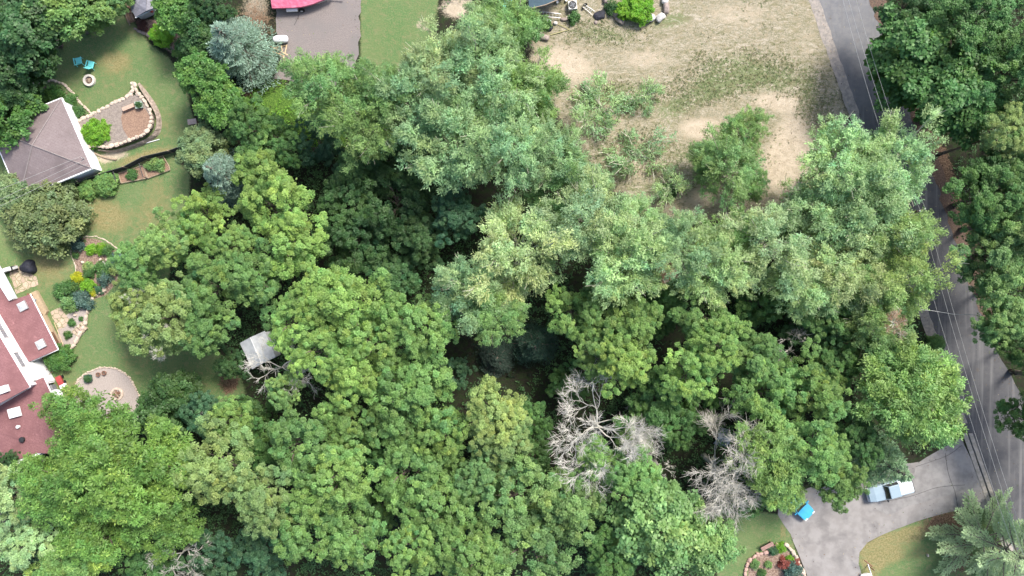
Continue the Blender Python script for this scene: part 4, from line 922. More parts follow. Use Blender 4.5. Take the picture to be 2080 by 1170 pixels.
bench(1556, 1107, 1.5, .45, 28, 'brown slatted garden bench at the head of rose bed', mat('brown_slats', (.33, .21, .18), (.26, .16, .14), 5, .8), back=True)
def planter(x, y, w, h, rz, label, z=0, tub=M_green, leaf='dark'):
    c = P(x, y); t = thing('planter', label, 'planter', (c.x, c.y, z), math.radians(rz))
    mb = MB(); mb.lathe([(w * .6, 0), (w * .74, h), (w * .64, h), (w * .6, h - .08), (.01, h - .08)], n=4); mb.v = [(a * math.cos(.785) - b * math.sin(.785), a * math.sin(.785) + b * math.cos(.785), c_) for a, b, c_ in mb.v]; obj('tub', mb, tub, t, bevel=.02)
    me = PROTO['plant'][0][0]; link_child('plant', me, t, (0, 0, h - .1), (w * .7, w * .7, w * .6), color=jitter(TINT[leaf]))
planter(292, 218, .75, .5, 10, 'square pale-rimmed planter at the tip of raised bed', z=.76, tub=mat('pale_rim', (.4, .48, .42), None, 4, .7))
planter(182, 768, .8, .45, 8, 'dark green cart-like tub with a white disc on gravel patio')
c = P(116, 745); t = thing('wheelbarrow', 'grey wheelbarrow half under the dark shrub by the house', 'wheelbarrow', (c.x, c.y, 0), math.radians(35))
mb = MB(); mb.add([(-.5, -.3, .5), (.5, -.38, .55), (.5, .38, .55), (-.5, .3, .5), (-.3, -.18, .25), (.3, -.2, .25), (.3, .2, .25), (-.3, .18, .25)], [(0, 4, 5, 1), (1, 5, 6, 2), (2, 6, 7, 3), (3, 7, 4, 0), (4, 7, 6, 5), (0, 1, 5, 4), (1, 2, 6, 5), (2, 3, 7, 6), (3, 0, 4, 7)]); obj('tray', mb, mat('grey_enamel', (.3, .31, .32), None, 4, .5), t)
mb = MB(); mb.lathe([(.06, -.04), (.19, -.05), (.2, 0), (.19, .05), (.06, .04)], (.62, 0, .2), 16, 'y'); obj('wheel', mb, M_tyre, t)
for sy in (-1, 1): mb = MB(); mb.tube([(.62, sy * .06, .2), (0, sy * .25, .3), (-.95, sy * .3, .55)], .025, 5); obj('handle', mb, M_woodb, t)
for x, y, r_, lb in ((202, 760, .22, 'left one of two brown pots on the gravel patio'), (214, 757, .23, 'right one of two brown pots on the gravel patio')):
    c = P(x, y); t = thing('flower_pot', lb, 'pot', (c.x, c.y, 0), 0, 'brown pots on the gravel patio'); mb = MB(); mb.lathe([(r_ * .7, 0), (r_, .3), (r_ * 1.1, .3), (r_ * 1.1, .36), (r_ * .88, .36), (r_ * .84, .28), (.01, .27)], n=16); obj('pot', mb, M_terra, t)
    mb = MB(); mb.lathe([(.01, .30), (r_ * .84, .285)], n=12); obj('soil', mb, M_char, t)
c = P(238, 800); t = thing('fire_pit', 'round pit heaped with brown firewood on the gravel patio', 'fire pit', (c.x, c.y, 0))
mb = MB(); mb.lathe([(.5, .02), (.5, .16), (.72, .14), (.74, .02)], n=22); obj('ring', mb, M_stone, t)
rnd = random.Random(3)
for k in range(11):
    a = rnd.uniform(0, 3.14); ox, oy = rnd.uniform(-.2, .2), rnd.uniform(-.2, .2); mb = MB(); mb.tube([(ox - .35 * math.cos(a), oy - .35 * math.sin(a), .12 + .03 * k), (ox + .35 * math.cos(a), oy + .35 * math.sin(a), .18 + .03 * k)], .055, 6); obj('log', mb, M_woodb if k % 2 else M_woodg, t)
# covered umbrella / fire table and grill beside the flagstone patio
c = P(62, 543); t = thing('covered_grill', 'black fabric cover over a rounded triangular object on the lawn', 'covered furniture', (c.x, c.y, 0))
mb = MB(); K = 24; rws = []
for r_, z_ in ((1.0, 0.0), (.98, .5), (.85, .85), (.5, 1.0), (.01, 1.08)):
    row = []
    for j in range(K + 1):
        a = 2 * math.pi * j / K; rr = .78 * (1 + .16 * math.cos(3 * (a - 1.35))) * (1 + .02 * math.sin(9 * a)); row.append((rr * r_ * math.cos(a), rr * r_ * math.sin(a), z_))
    rws.append(row)
mb.grid(rws); obj('cover', mb, M_black, t, smooth=True)
mb = MB(); mb.tube([(.7 * math.cos(j * .524), .7 * math.sin(j * .524), .12) for j in range(13)], .02, 4); obj('drawstring', mb, M_dkmetal, t)
c = P(25, 548); t = thing('gas_grill', 'white-lidded grill on a black cart beside the flagstone patio', 'grill', (c.x, c.y, 0), math.radians(18))
mb = MB(); mb.box((0, 0, .45), (1.5, .45, .7)); obj('cart', mb, M_dkmetal, t); mb = MB(); mb.box((.0, 0, .98), (.85, .5, .32), taper=.8); obj('lid', mb, M_whitep, t, bevel=.06); mb = MB(); mb.box((.9, -.05, .82), (.6, .3, .04)); obj('side_shelf', mb, M_alu, t)
# clutter between house and patio
c = P(126, 772); t = thing('lawn_cart', 'red lawn cart beside the white corner of the house', 'cart', (c.x, c.y, 0), math.radians(-65)); mb = MB(); mb.box((0, 0, .4), (.95, .55, .35), taper=1.1); obj('bed', mb, M_red, t, bevel=.03)
for sx in (-1, 1):
    for sy in (-1, 1): mb = MB(); mb.lathe([(.05, -.04), (.17, -.05), (.18, 0), (.17, .05), (.05, .04)], (sx * .32, sy * .33, .18), 14, 'y'); obj('wheel', mb, M_tyre, t)
c = P(132, 783); t = thing('cooler', 'white lidded cooler on a wooden pallet beside the red cart', 'cooler', (c.x, c.y, 0), math.radians(20)); mb = MB(); mb.box((0, 0, .25), (.55, .45, .45), taper=1.05); obj('box', mb, M_whitep, t, bevel=.04); mb = MB(); mb.box((0, 0, .51), (.62, .5, .07)); obj('lid', mb, M_cwhite, t, bevel=.02)
c = P(107, 790); t = thing('storage_locker', 'grey flat-topped locker at the foot of white house wall', 'locker', (c.x, c.y, 0), math.radians(22)); mb = MB(); mb.box((0, 0, .4), (1.0, .8, .8)); obj('body', mb, mat('grey_resin', (.2, .2, .22), None, 4, .6), t, bevel=.03); mb = MB(); mb.box((0, 0, .83), (1.06, .86, .07)); obj('lid', mb, mat('grey_resin_lid', (.27, .27, .29), None, 4, .6), t, bevel=.02)
c = P(118, 802); t = thing('rain_barrel', 'pale rounded plastic water tank half under the big hickory', 'tank', (c.x, c.y, 0)); mb = MB(); mb.lathe([(.62, 0), (.68, .3), (.68, .8), (.5, .98), (.01, 1.02)], n=20); obj('tank', mb, M_whitep, t, smooth=True); mb = MB(); mb.lathe([(.14, 1.0), (.14, 1.08), (.01, 1.09)], n=12); obj('cap', mb, M_dkmetal, t)

# fence and framed vegetable beds below the garage
c = P(250, 345); t = thing('wire_fence', 'dark weathered fence running from the garage to the round shrub', 'fence', (c.x, c.y, 0))
fl = [P(*p) for p in [(105, 398), (170, 372), (215, 356), (262, 342), (300, 322), (352, 310), (378, 300)]]
for a, b in zip(fl, fl[1:]):
    mb = MB(); d = (b - a).normalized(); s_ = Vector((-d.y, d.x, 0)) * .025; mb.prism([a - s_, b - s_, b + s_, a + s_], .05, 1.25); obj('panel', mb, M_fencem, t, world=True)
for a in fl: mb = MB(); mb.box((a.x, a.y, .7), (.11, .11, 1.4)); obj('post', mb, M_woodg, t, world=True)
for lb, q in (('long framed vegetable bed nearer the round shrub', [(292, 335), (330, 316), (343, 337), (345, 345), (300, 362)]), ('framed vegetable bed left of its longer neighbour', [(240, 352), (290, 336), (298, 362), (246, 372)])):
    c = P(*q[0]); t = thing('vegetable_bed', lb, 'garden bed', (c.x, c.y, 0)); mb = MB(); mb.prism([P(*p) for p in q], 0, .12); obj('soil', mb, M_mulch, t, world=True)
    mb = MB(); pts = [P(*p, .2) for p in q] + [P(*q[0], .2)]
    for a, b in zip(pts, pts[1:]): mb.tube([a, b], .06, 4)
    obj('frame', mb, M_woodg, t, world=True)
    mb = MB(); a, b = P(*q[0]), P(*q[-1]); mb.tube([a, a + Vector((0, 0, 1.1)), b + Vector((0, 0, 1.1)), b], .05, 5); obj('hoop', mb, M_fencem, t, world=True)
c = P(340, 287) if False else P(283, 288); t = thing('white_board', 'long white pole lying on dry grass below the raised bed', 'pole', (c.x, c.y, 0)); mb = MB(); mb.tube([P(295, 291, .08), P(324, 283, .08)], .05, 6); obj('rod', mb, M_white, t, world=True)
c = P(218, 316); t = thing('driftwood_log', 'curved grey log on the sandy strip below the raised bed', 'log', (c.x, c.y, 0)); mb = MB(); mb.tube([P(*p, .1) for p in smooth_line([(192, 311), (208, 318), (222, 322), (236, 324)], 4)], .11, 7); obj('log', mb, M_woodg, t, world=True)
c = P(394, 249); t = thing('wooden_crate', 'small pale wooden box on the lawn edge above the round shrub', 'box', (c.x, c.y, 0), math.radians(8)); mb = MB(); mb.box((0, 0, .25), (.9, .5, .5)); obj('box', mb, M_woodg, t); mb = MB(); mb.box((0, 0, .52), (1.0, .6, .05)); obj('lid', mb, mat('pink_board', (.45, .36, .31), None, 4, .8), t)

# ------------------------------------------------------------------ boat and gravel pad things
c = P(620, 0); t = thing('boat', 'boat under a rose pink tarpaulin on the gravel pad', 'boat', (c.x, c.y, .55), math.radians(2))
def half(u): return 1.25 * min(1, (1 - max(0, u - .35) ** 1.9 * 2.25)) if u < .99 else .03
st_ = [(i / 14) for i in range(15)]
mb = MB(); rws = []
for u in st_:
    x = -3.4 + 6.7 * u; hw = max(half(u), .03); rws.append([(x, hw * k, zz * (1 - .15 * u)) for k, zz in ((-1, .35), (-1.02, .72), (-.7, .86), (-.25, 1.05), (0, 1.1), (.25, 1.05), (.7, .86), (1.02, .72), (1, .35))])
mb.grid(rws); mb.add(rws[0], [tuple(range(9))]); obj('tarpaulin', mb, M_pink, t, smooth=False)
mb = MB(); rws = []
for u in st_:
    x = -3.35 + 6.6 * u; hw = max(half(u), .03) * .97; rws.append([(x, -hw, .45), (x, -hw * .8, .1), (x, 0, -.1 + .25 * u), (x, hw * .8, .1), (x, hw, .45)])
mb.grid([r_[::-1] for r_ in rws]); mb.add(rws[0], [tuple(range(5))]); obj('hull', mb, M_cwhite, t)
tr = thing('boat_trailer', 'white boat trailer whose tongue sticks out from under pink tarpaulin', 'trailer', (c.x, c.y, 0), math.radians(2))
mb = MB()
for sy in (-1, 1): mb.tube([(-2.6, sy * .7, .42), (1.6, sy * .6, .42), (3.2, .0, .42)], .05, 5)
for x in (-2.4, -1.0, .6): mb.tube([(x, -.7, .42), (x, .7, .42)], .05, 5)
obj('frame', mb, M_alu, tr); mb = MB(); mb.tube([(2.9, 0, .45), (4.2, -.12, .45)], .08, 6); mb.box((4.25, -.12, .5), (.28, .14, .12)); obj('tongue', mb, M_white, tr)
for sy in (-1, 1):
    mb = MB(); mb.lathe([(.12, -.1), (.31, -.11), (.33, 0), (.31, .11), (.12, .1)], (-.35, sy * 1.28, .33), 18, 'y'); wh = obj('wheel', mb, M_tyre, tr); mb = MB(); mb.lathe([(.01, 0), (.15, .0), (.15, .12), (.01, .13)], (-.35, sy * 1.28 - (.12 if sy < 0 else 0), .33), 14, 'y'); obj('rim', mb, M_white, wh)
    mb = MB(); mb.box((-1.35, sy * 1.3, .7), (1.25, .34, .06)); mb.box((-1.35, sy * 1.46, .6), (1.25, .05, .2)); obj('fender', mb, M_white, tr, bevel=.02)
mb = MB(); mb.tube([(-.9, -1.2, .4), (-.7, -1.7, .2), (-1.1, -2.4, .02), (-1.35, -2.8, .02)], .02, 4); obj('strap', mb, M_dkmetal, tr)
c = P(573, 83); t = thing('propane_tank', 'white capsule-shaped tank on the gravel pad above lumber', 'tank', (c.x, c.y, 0), math.radians(3))
mb = MB(); mb.lathe([(.01, -.86), (.22, -.82), (.36, -.7), (.42, -.5), (.42, .5), (.36, .7), (.22, .82), (.01, .86)], (0, 0, .55), 20, 'x'); obj('tank', mb, M_whitep, t, smooth=True)
mb = MB(); mb.lathe([(.12, .95), (.12, 1.02), (.01, 1.06)], n=12); obj('valve_dome', mb, M_white, t)
for sx in (-1, 1): mb = MB(); mb.box((sx * .5, 0, .09), (.1, .5, .18)); obj('foot', mb, M_dkmetal, t)
LB = [('longest board slanting down across the lumber heap', (550, 95), (587, 114)), ('board just below the longest slanting one', (550, 104), (577, 114)), ('upright board through the middle of lumber heap', (573, 94), (578, 122)), ('right-hand board leaning toward the tank', (584, 92), (576, 130)),
      ('short lower board pointing at the pad corner', (580, 124), (578, 137)), ('board lying level just under the tank', (560, 97), (582, 93)), ('small crosspiece in the lumber heap', (561, 97), (566, 103))]
for k, (lb, a, b) in enumerate(LB):
    p, q = P(*a), P(*b); cc = (p + q) / 2; d = q - p; mb = MB(); mb.box((0, 0, 0), (d.length, .12, .05)); o = obj('lumber_board', mb, M_wood); o.location = (cc.x, cc.y, .06 + .055 * (6 - k)); o.rotation_euler = (0, 0, math.atan2(d.y, d.x)); tag(o, lb, 'board', 'boards heaped on the gravel pad')
c = P(603, 143); boulder(604, 145, (.25, .25), .15, 0, M_stone, 'tiny white stone low on the gravel pad', 41)

# ------------------------------------------------------------------ junk corner at the top
c = P(1103, 31); t = thing('ladder', 'aluminium ladder lying below the teal-roofed building', 'ladder', (c.x, c.y, .35), math.radians(-6)); L = 4.0
for sy in (-1, 1): mb = MB(); mb.box((0, sy * .23, 0), (L, .06, .08)); obj('rail', mb, M_alu, t)
for k in range(11): mb = MB(); mb.tube([(-L / 2 + .2 + k * .36, -.22, 0), (-L / 2 + .2 + k * .36, .22, 0)], .025, 5); obj('rung', mb, M_alu, t)
c = P(1162, 15); t = thing('air_conditioner', 'square white air conditioner with a black round fan', 'air conditioner', (c.x, c.y, 0), math.radians(6))
mb = MB(); mb.box((0, 0, .4), (.98, .98, .8)); obj('cabinet', mb, mat('putty_enamel', (.6, .6, .56), None, 4, .5), t, bevel=.05); mb = MB(); mb.lathe([(.38, .80), (.38, .83), (.01, .83)], n=24); obj('fan_grille', mb, M_dkmetal, t)
mb = MB()
for k in range(4): mb.box((.18 * math.cos(k * 1.57 + .4), .18 * math.sin(k * 1.57 + .4), .84), (.3, .1, .015), k * 1.57 + .4)
obj('fan', mb, mat('fan_grey', (.16, .18, .2), None, 4, .5), t); mb = MB(); mb.lathe([(.36, .835), (.40, .86), (.43, .835)], n=24); obj('fan_ring', mb, M_dkmetal, t)
c = P(1195, 20); t = thing('hand_truck', 'black and silver hand truck lying beside the boulders', 'hand truck', (c.x, c.y, .1), math.radians(-38))
for sy in (-1, 1):
    mb = MB(); mb.tube([(-.7, sy * .18, .05), (.75, sy * .24, .1)], .035, 5); obj('rail', mb, M_alu, t)
    mb = MB(); mb.lathe([(.03, -.04), (.13, -.05), (.14, 0), (.13, .05), (.03, .04)], (-.55, sy * .32, .1), 14, 'y'); obj('wheel', mb, M_tyre, t)
mb = MB()
for x in (-.4, -.15, .1, .35): mb.tube([(x, -.2, .08), (x, .2, .08)], .03, 5)
obj('crossbars', mb, M_alu, t); mb = MB(); mb.box((-.72, 0, .2), (.04, .5, .34)); obj('toe_plate', mb, M_dkmetal, t)
c = P(1115, 43); t = thing('white_ring', 'small white ring lying on dark ground below the ladder', 'ring'); t.location = (c.x, c.y, 0); mb = MB(); mb.lathe([(.12, .03), (.15, .1), (.22, .1), (.26, .03)], n=20); obj('ring', mb, M_whitep, t)
c = P(1140, 60); t = thing('bent_pipe', 'yellowish V-shaped pipe on the ground below the ladder', 'pipe', (c.x, c.y, 0)); mb = MB(); mb.tube([P(1118, 71, .08), P(1136, 66, .1), P(1157, 60, .1)], .04, 5); mb.tube([P(1157, 60, .1), P(1145, 54, .14), P(1133, 49, .1)], .04, 5); obj('pipe', mb, M_yellow, t, world=True)
for lb, a, b, w in (('upper pale plank under the ladder', (1100, 24), (1134, 27), .14), ('short pale plank right of the ladder', (1155, 31), (1167, 30), .2), ('wide weathered plank pointing right from the ladder', (1150, 36), (1180, 36), .3), ('grey plank at the foot of the ladder', (1076, 38), (1100, 37), .22)):
    p, q = P(*a), P(*b); cc = (p + q) / 2; d = q - p; mb = MB(); mb.box((0, 0, 0), (d.length, w, .06)); o = obj('plank', mb, mat('weathered_plank', (.42, .37, .31), (.33, .29, .25), 5, .85)); o.location = (cc.x, cc.y, .08 + .01 * w * 10); o.rotation_euler = (0, 0, math.atan2(d.y, d.x)); tag(o, lb, 'plank', 'planks by the ladder')
c = P(1027, 2); t = thing('paddling_pool', 'edge of a round turquoise paddling pool at the top edge', 'pool', (c.x, c.y, 0)); mb = MB(); mb.lathe([(.62, .05), (.64, .28), (.72, .3), (.75, .02)], n=24); obj('rim', mb, M_turq, t); mb = MB(); mb.lathe([(.01, .12), (.625, .12)], n=24); obj('water', mb, mat('pool_water', (.05, .2, .2), None, 4, .1), t)
c = P(1115, 58); t = thing('black_bag', 'crumpled black plastic sheet beside the upright grey boulder', 'plastic sheet', (c.x, c.y, 0)); mb = MB(); mb.rock((0, 0, .1), (.9, .7, .35), 7); obj('sheet', mb, M_black, t)
c = P(1218, 32); t = thing('black_tarp', 'crumpled dark tarp heaped beside the hand truck', 'tarp', (c.x, c.y, 0)); mb = MB(); mb.rock((0, 0, .1), (1.3, .9, .35), 9, .4); obj('sheet', mb, M_black, t)
for x, y, lb in ((1132, 6, 'white bucket at the eave of teal-roofed building'), (1150, 2, 'white bottle left of the air conditioner')):
    c = P(x, y); t = thing('bucket', lb, 'bucket', (c.x, c.y, 0)); mb = MB(); mb.lathe([(.11, 0), (.15, .35), (.13, .35), (.12, .3), (.01, .3)], n=14); obj('pail', mb, M_whitep, t); mb = MB(); mb.tube([(-.14, 0, .34), (0, .1, .38), (.14, 0, .34)], .012, 4); obj('bail', mb, M_alu, t)

# ------------------------------------------------------------------ white shed in the wood, grey tarp
c = P(515, 710); t = thing('white_shed', 'shed with a pale grey roof half hidden by woodland trees', 'shed', (c.x, c.y, 0)); z = 2.3
A_, B_, C_, D_ = P(487, 697, z), P(538, 672, z), P(560, 725, z), P(512, 750, z); mb = MB(); cc = (A_ + B_ + C_ + D_) / 4
mb.prism([cc + (q - cc) * .93 for q in (A_, B_, C_, D_)], 0, z - .1); obj('wall', mb, M_white, t, world=True)
m1, m2 = (A_ + B_) / 2 + Vector((0, 0, .7)), (C_ + D_) / 2 + Vector((0, 0, .7)); mb = MB(); mb.add([A_, m1, m2, D_], [(0, 3, 2, 1)]); mb.add([m1, B_, C_, m2], [(0, 3, 2, 1)]); mb.add([A_, B_, C_, D_], [(0, 1, 2, 3)]); mb.add([A_, B_, m1, C_, D_, m2], [(0, 1, 2), (3, 4, 5)]); obj('roof', mb, M_roofpale, t, world=True)
mb = MB(); mb.tube([m1 + Vector((0, 0, .03)), m2 + Vector((0, 0, .03))], .06, 5); obj('ridge_cap', mb, M_white, t, world=True)
c = P(1465, 886); t = thing('tarp_shelter', 'small grey tarp tent under the right-hand dead tree', 'tarp', (c.x, c.y, 0), math.radians(-15))
mb = MB(); rws = []
for i in range(7):
    x = -.75 + 1.5 * i / 6; rws.append([(x, y, 1.2 * (1 - abs(y) / 1.15) + .08 * math.sin(5 * x + 3 * y) + .15) for y in (-1.0, -.6, -.25, 0, .25, .6, 1.0)])
mb.grid(rws); obj('tarp', mb, M_tarp, t)
for sx in (-1, 1): mb = MB(); mb.tube([(sx * .72, 0, 0), (sx * .72, 0, 1.3)], .03, 5); obj('pole', mb, M_alu, t)

# ------------------------------------------------------------------ vehicles
def vehicle(name, label, cat, x, y, rz, L, W, paint, kind='pickup', z=0.0):
    """x forward; lofted body with separate glass, wheels, lamps"""
    c = P(x, y); t = thing(name, label, cat, (c.x, c.y, .014), math.radians(rz)); hl, hw = L / 2, W / 2
    def hwid(x_): e = abs(x_) / hl; return hw * (1 - .16 * max(0, e - .72) / .28 * (1.0 if x_ > 0 else .45) - .03 * e * e)
    belt = .95 if kind == 'pickup' else .88
    def loft(st, prof):
        rws = []
        for x_ in st:
            w = hwid(x_); rws.append([(x_, s_ * w * k, zz) for s_, k, zz in prof(x_)])
        return rws
    stn = [-hl, -hl * .97, -hl * .7, -hl * .35, 0, hl * .3, hl * .5, hl * .75, hl * .93, hl]
    def hood(x_):
        if kind == 'pickup': return belt + .12 - (.16 * max(0, x_ / hl - .75) / .25)
        return belt + .05 - .22 * max(0, abs(x_) / hl - .7) / .3
    def prof(x_): h_ = hood(x_); return [(-1, .93, .32), (-1, 1.0, .5), (-1, 1.0, belt - .08), (-1, .9, h_), (-1, .0, h_ + .04), (1, .9, h_), (1, 1.0, belt - .08), (1, 1.0, .5), (1, .93, .32)]
    mb = MB(); rws = loft(stn, prof)
    if kind == 'pickup':  # leave the bed open behind the cab
        fr = [r for r, s_ in zip(rws, stn) if s_ >= -hl * .36]; mb.grid(fr); mb.add(fr[-1], [tuple(range(8, -1, -1))])
        w = hw * .97
        for sy in (-1, 1): mb.box((-hl * .66, sy * (w - .06), .68), (hl * .68, .12, .72))
        mb.box((-hl + .05, 0, .68), (.1, w * 2 - .1, .7)); mb.box((-hl * .66, 0, .5), (hl * .68, w * 2 - .1, .1)); mb.box((-hl * .34, 0, .7), (.1, w * 2 - .2, .7))
    else:
        mb.grid(rws); mb.add(rws[-1], [tuple(range(8, -1, -1))]); mb.add(rws[0], [tuple(range(9))])
    obj('body', mb, paint, t, smooth=False, bevel=.02)
    c0, c1 = (-hl * .33, hl * .36) if kind == 'pickup' else (-hl * .88, hl * .4); top = belt + .75 if kind == 'pickup' else belt + .55
    f0, f1 = (.12, .45) if kind == 'pickup' else (.45, .75); wt = hw * .74; wb = hw * .9; b0 = belt - .02
    mb = MB(); q = [(c0, -wb, b0), (c1, -wb, b0), (c1, wb, b0), (c0, wb, b0), (c0 + f0, -wt, top - .04), (c1 - f1, -wt, top - .04), (c1 - f1, wt, top - .04), (c0 + f0, wt, top - .04)]
    mb.add(q, [(0, 1, 5, 4), (1, 2, 6, 5), (2, 3, 7, 6), (3, 0, 4, 7), (4, 5, 6, 7)]); obj('window', mb, M_glass, t)
    mb = MB(); mb.box(((c0 + f0 + c1 - f1) / 2, 0, top - .01), (c1 - f1 - c0 - f0 + .1, wt * 2 + .08, .09), taper=.93); obj('roof', mb, paint, t, bevel=.03)
    mb = MB()
    for sy in (-1, 1):
        for xa, xb in ((c0, c0 + f0), (c1, c1 - f1), ((c0 + c1) / 2 - .1, (c0 + c1) / 2 - .1)): mb.tube([(xa, sy * wb, b0), (xb, sy * wt, top - .02)], .04, 4)
    obj('pillars', mb, paint, t)
    for sx in (-.62, .62):
        for sy in (-1, 1):
            mb = MB(); mb.lathe([(.18, -.11), (.33, -.12), (.36, -.05), (.36, .05), (.33, .12), (.18, .11)], (sx * hl, sy * (hw - .12), .36), 18, 'y'); wh = obj('wheel', mb, M_tyre, t); mb = MB(); mb.lathe([(.01, .1 * sy), (.19, .11 * sy)], (sx * hl, sy * (hw - .12), .36), 12, 'y'); obj('rim', mb, M_alu, wh)
    for sy in (-1, 1):
        mb = MB(); mb.box((hl - .06, sy * hw * .66, .72), (.16, .36, .16)); obj('headlight', mb, mat('lamp_glass', (.7, .72, .75), None, 3, .15), t, bevel=.03)
        mb = MB(); mb.box((-hl + .02, sy * hw * .85, .76), (.1, .2, .3)); obj('tail_light', mb, M_red, t, bevel=.02)
        mb = MB(); mb.box((c1 - .25, sy * (hw + .12), belt + .12), (.14, .26, .18)); obj('mirror', mb, M_dkmetal if kind == 'pickup' else paint, t, bevel=.03)
    mb = MB(); mb.box((-hl - .06, 0, .5), (.16, W * .92, .18)); obj('rear_bumper', mb, M_dkmetal if kind == 'pickup' else paint, t, bevel=.04)
    mb = MB(); mb.box((hl + .03, 0, .48), (.16, W * .86, .2)); obj('front_bumper', mb, M_alu if kind == 'pickup' else paint, t, bevel=.05)
    if kind == 'pickup':
        mb = MB()
        for k in range(2): mb.box((-hl * .66 + (k - .5) * hl * .33, 0, 1.07), (hl * .32, W * .84, .05))
        obj('bed_cover', mb, M_cwhite, t, bevel=.02); mb = MB(); mb.box((-hl + .03, 0, 1.02), (.14, W * .95, .08)); obj('tailgate_cap', mb, M_dkmetal, t)
    mb = MB(); mb.box((0, 0, .3), (L * .9, W * .85, .18)); obj('chassis', mb, M_dkmetal, t)
    return t
vehicle('pickup_truck', 'pale ice blue pickup truck on the driveway under a tree', 'pickup truck', 1801, 991, 195, 5.0, 1.85, M_truck)
vehicle('parked_car', 'bright sky blue car with one end showing at the driveway edge', 'car', 1614, 1019, -44, 4.1, 1.7, M_cyan, 'hatch')
vehicle('parked_car', 'white car almost hidden under the pale trees beside the road', 'car', 1795, 366, -69, 4.4, 1.8, M_cwhite, 'hatch')

# lawn chairs under the fine-leaved tree, power pole and lines
def plastic_chair(x, y, rz, lb):
    c = P(x, y, 0); t = thing('plastic_chair', lb, 'chair', (c.x, c.y, 0), math.radians(rz)); mb = MB(); mb.box((0, 0, .42), (.5, .5, .05)); obj('seat', mb, M_whitep, t); mb = MB(); mb.box((-.3, 0, .7), (.08, .52, .5)); obj('backrest', mb, M_whitep, t)
    for sx in (-1, 1):
        for sy in (-1, 1): mb = MB(); mb.tube([(sx * .22, sy * .22, 0), (sx * .2, sy * .2, .42)], .025, 5); obj('leg', mb, M_whitep, t)
    for sy in (-1, 1): mb = MB(); mb.box((0, sy * .26, .62), (.5, .05, .04)); obj('armrest', mb, M_whitep, t)
pb = P(1862, 430, 9.3); c = Vector((pb.x, pb.y, 0)); t = thing('utility_pole', 'wooden power pole with crossarm and black transformer beside the road', 'utility pole', (c.x, c.y, 0)); ca = math.radians(20)
mb = MB(); mb.tube([(0, 0, 0), (0, 0, 5), (0, 0, 9.6)], [.17, .15, .11], 8); obj('pole', mb, M_pole, t)
mb = MB(); mb.box((0, 0, 9.2), (1.9, .12, .14), ca); obj('crossarm', mb, M_pole, t)
mb = MB(); mb.lathe([(.01, 7.9), (.26, 7.92), (.28, 8.0), (.28, 8.8), (.22, 8.9), (.01, 8.92)], (-.35, -.2, 0), 14); obj('transformer', mb, M_dkmetal, t)
ins = [(-.85, 9.27), (0.1, 9.65), (.85, 9.27)]
for x_, z_ in ins: mb = MB(); mb.lathe([(.05, 0), (.07, .06), (.04, .1), (.06, .15), (.01, .2)], (x_ * math.cos(ca), x_ * math.sin(ca), z_), 10); obj('insulator', mb, M_white, t)
far1, far2 = P(1685, -140, 9.2), P(2150, 1345, 9.2)
for k, (lb, x_) in enumerate((('power line nearest the near verge above the road', -.85), ('middle power line above the road', .1), ('power line farthest over the road toward the dark trees', .85))):
    a0 = Vector((pb.x + x_ * math.cos(ca), pb.y + x_ * math.sin(ca), 9.45 if k != 1 else 9.8)); mb = MB()
    for fe, off in ((far1, (-.42, -.22, .85)), (far2, (-.55, -.1, .75))):
        e = fe + Vector((off[k] * .9, off[k] * .2, a0.z - 9.2)); mb.tube([a0.lerp(e, s_ / 12) - Vector((0, 0, 1.0 * 4 * (s_ / 12) * (1 - s_ / 12))) for s_ in range(13)], .015, 4)
    o = obj('power_line', mb, M_wire); tag(o, lb, 'power line', 'power lines along the road')
c = P(1925, 636, 6); mb = MB(); mb.tube([P(1860, 628, 6.5), P(1893, 631, 6.2), P(1935, 638, 6.3), P(1990, 640, 6.8)], .03, 4); o = obj('cross_wire', mb, M_wire); tag(o, 'single service wire crossing the shaded road', 'wire')
# mailbox-like post and things by the conifer, bottom right
c = P(2030, 1063); t = thing('blue_bin', 'small pale blue bin at the roadside above the conifer', 'bin', (c.x, c.y, 0)); mb = MB(); mb.box((0, 0, .4), (.42, .42, .8), .3, taper=1.15); obj('bin', mb, mat('pale_blue_plastic', (.3, .45, .6), None, 4, .5), t, bevel=.03); mb = MB(); mb.box((0, 0, .83), (.5, .5, .06), .3); obj('lid', mb, M_whitep, t)
c = P(1762, 1148); t = thing('sign_post', 'brown post and white rail at the lower driveway corner', 'post', (c.x, c.y, 0)); mb = MB(); mb.tube([(0, 0, 0), (0, 0, 1.6)], .06, 6); obj('post', mb, M_woodb, t); mb = MB(); mb.tube([P(1756, 1138, 1.6), P(1772, 1151, 1.6)], .07, 5); obj('crossbar', mb, M_woodb, t, world=True); mb = MB(); mb.tube([P(1763, 1146, 1.1), P(1771, 1170, .9)], .05, 5); obj('rail', mb, M_white, t, world=True)
c = P(1758, 1168); t = thing('white_boulder_lamp', 'white rounded object at the bottom edge beside the driveway', 'boulder', (c.x, c.y, 0)); mb = MB(); mb.rock((0, 0, .2), (1.2, .6, .5), 14); obj('boulder', mb, M_rockw, t)
c = P(1883, 1127); mb = MB(); mb.box((0, 0, .15), (.16, .3, .3)); o = obj('yard_marker', mb, M_stone, bevel=.03); o.location = (c.x, c.y, 0); tag(o, 'tiny pale marker stone on the island lawn', 'marker')
plastic_chair(1889, 812, 95, 'white plastic chair seen through a gap in the fine-leaved tree'); plastic_chair(1908, 836, 30, 'white plastic chair lower right of the other under the tree')
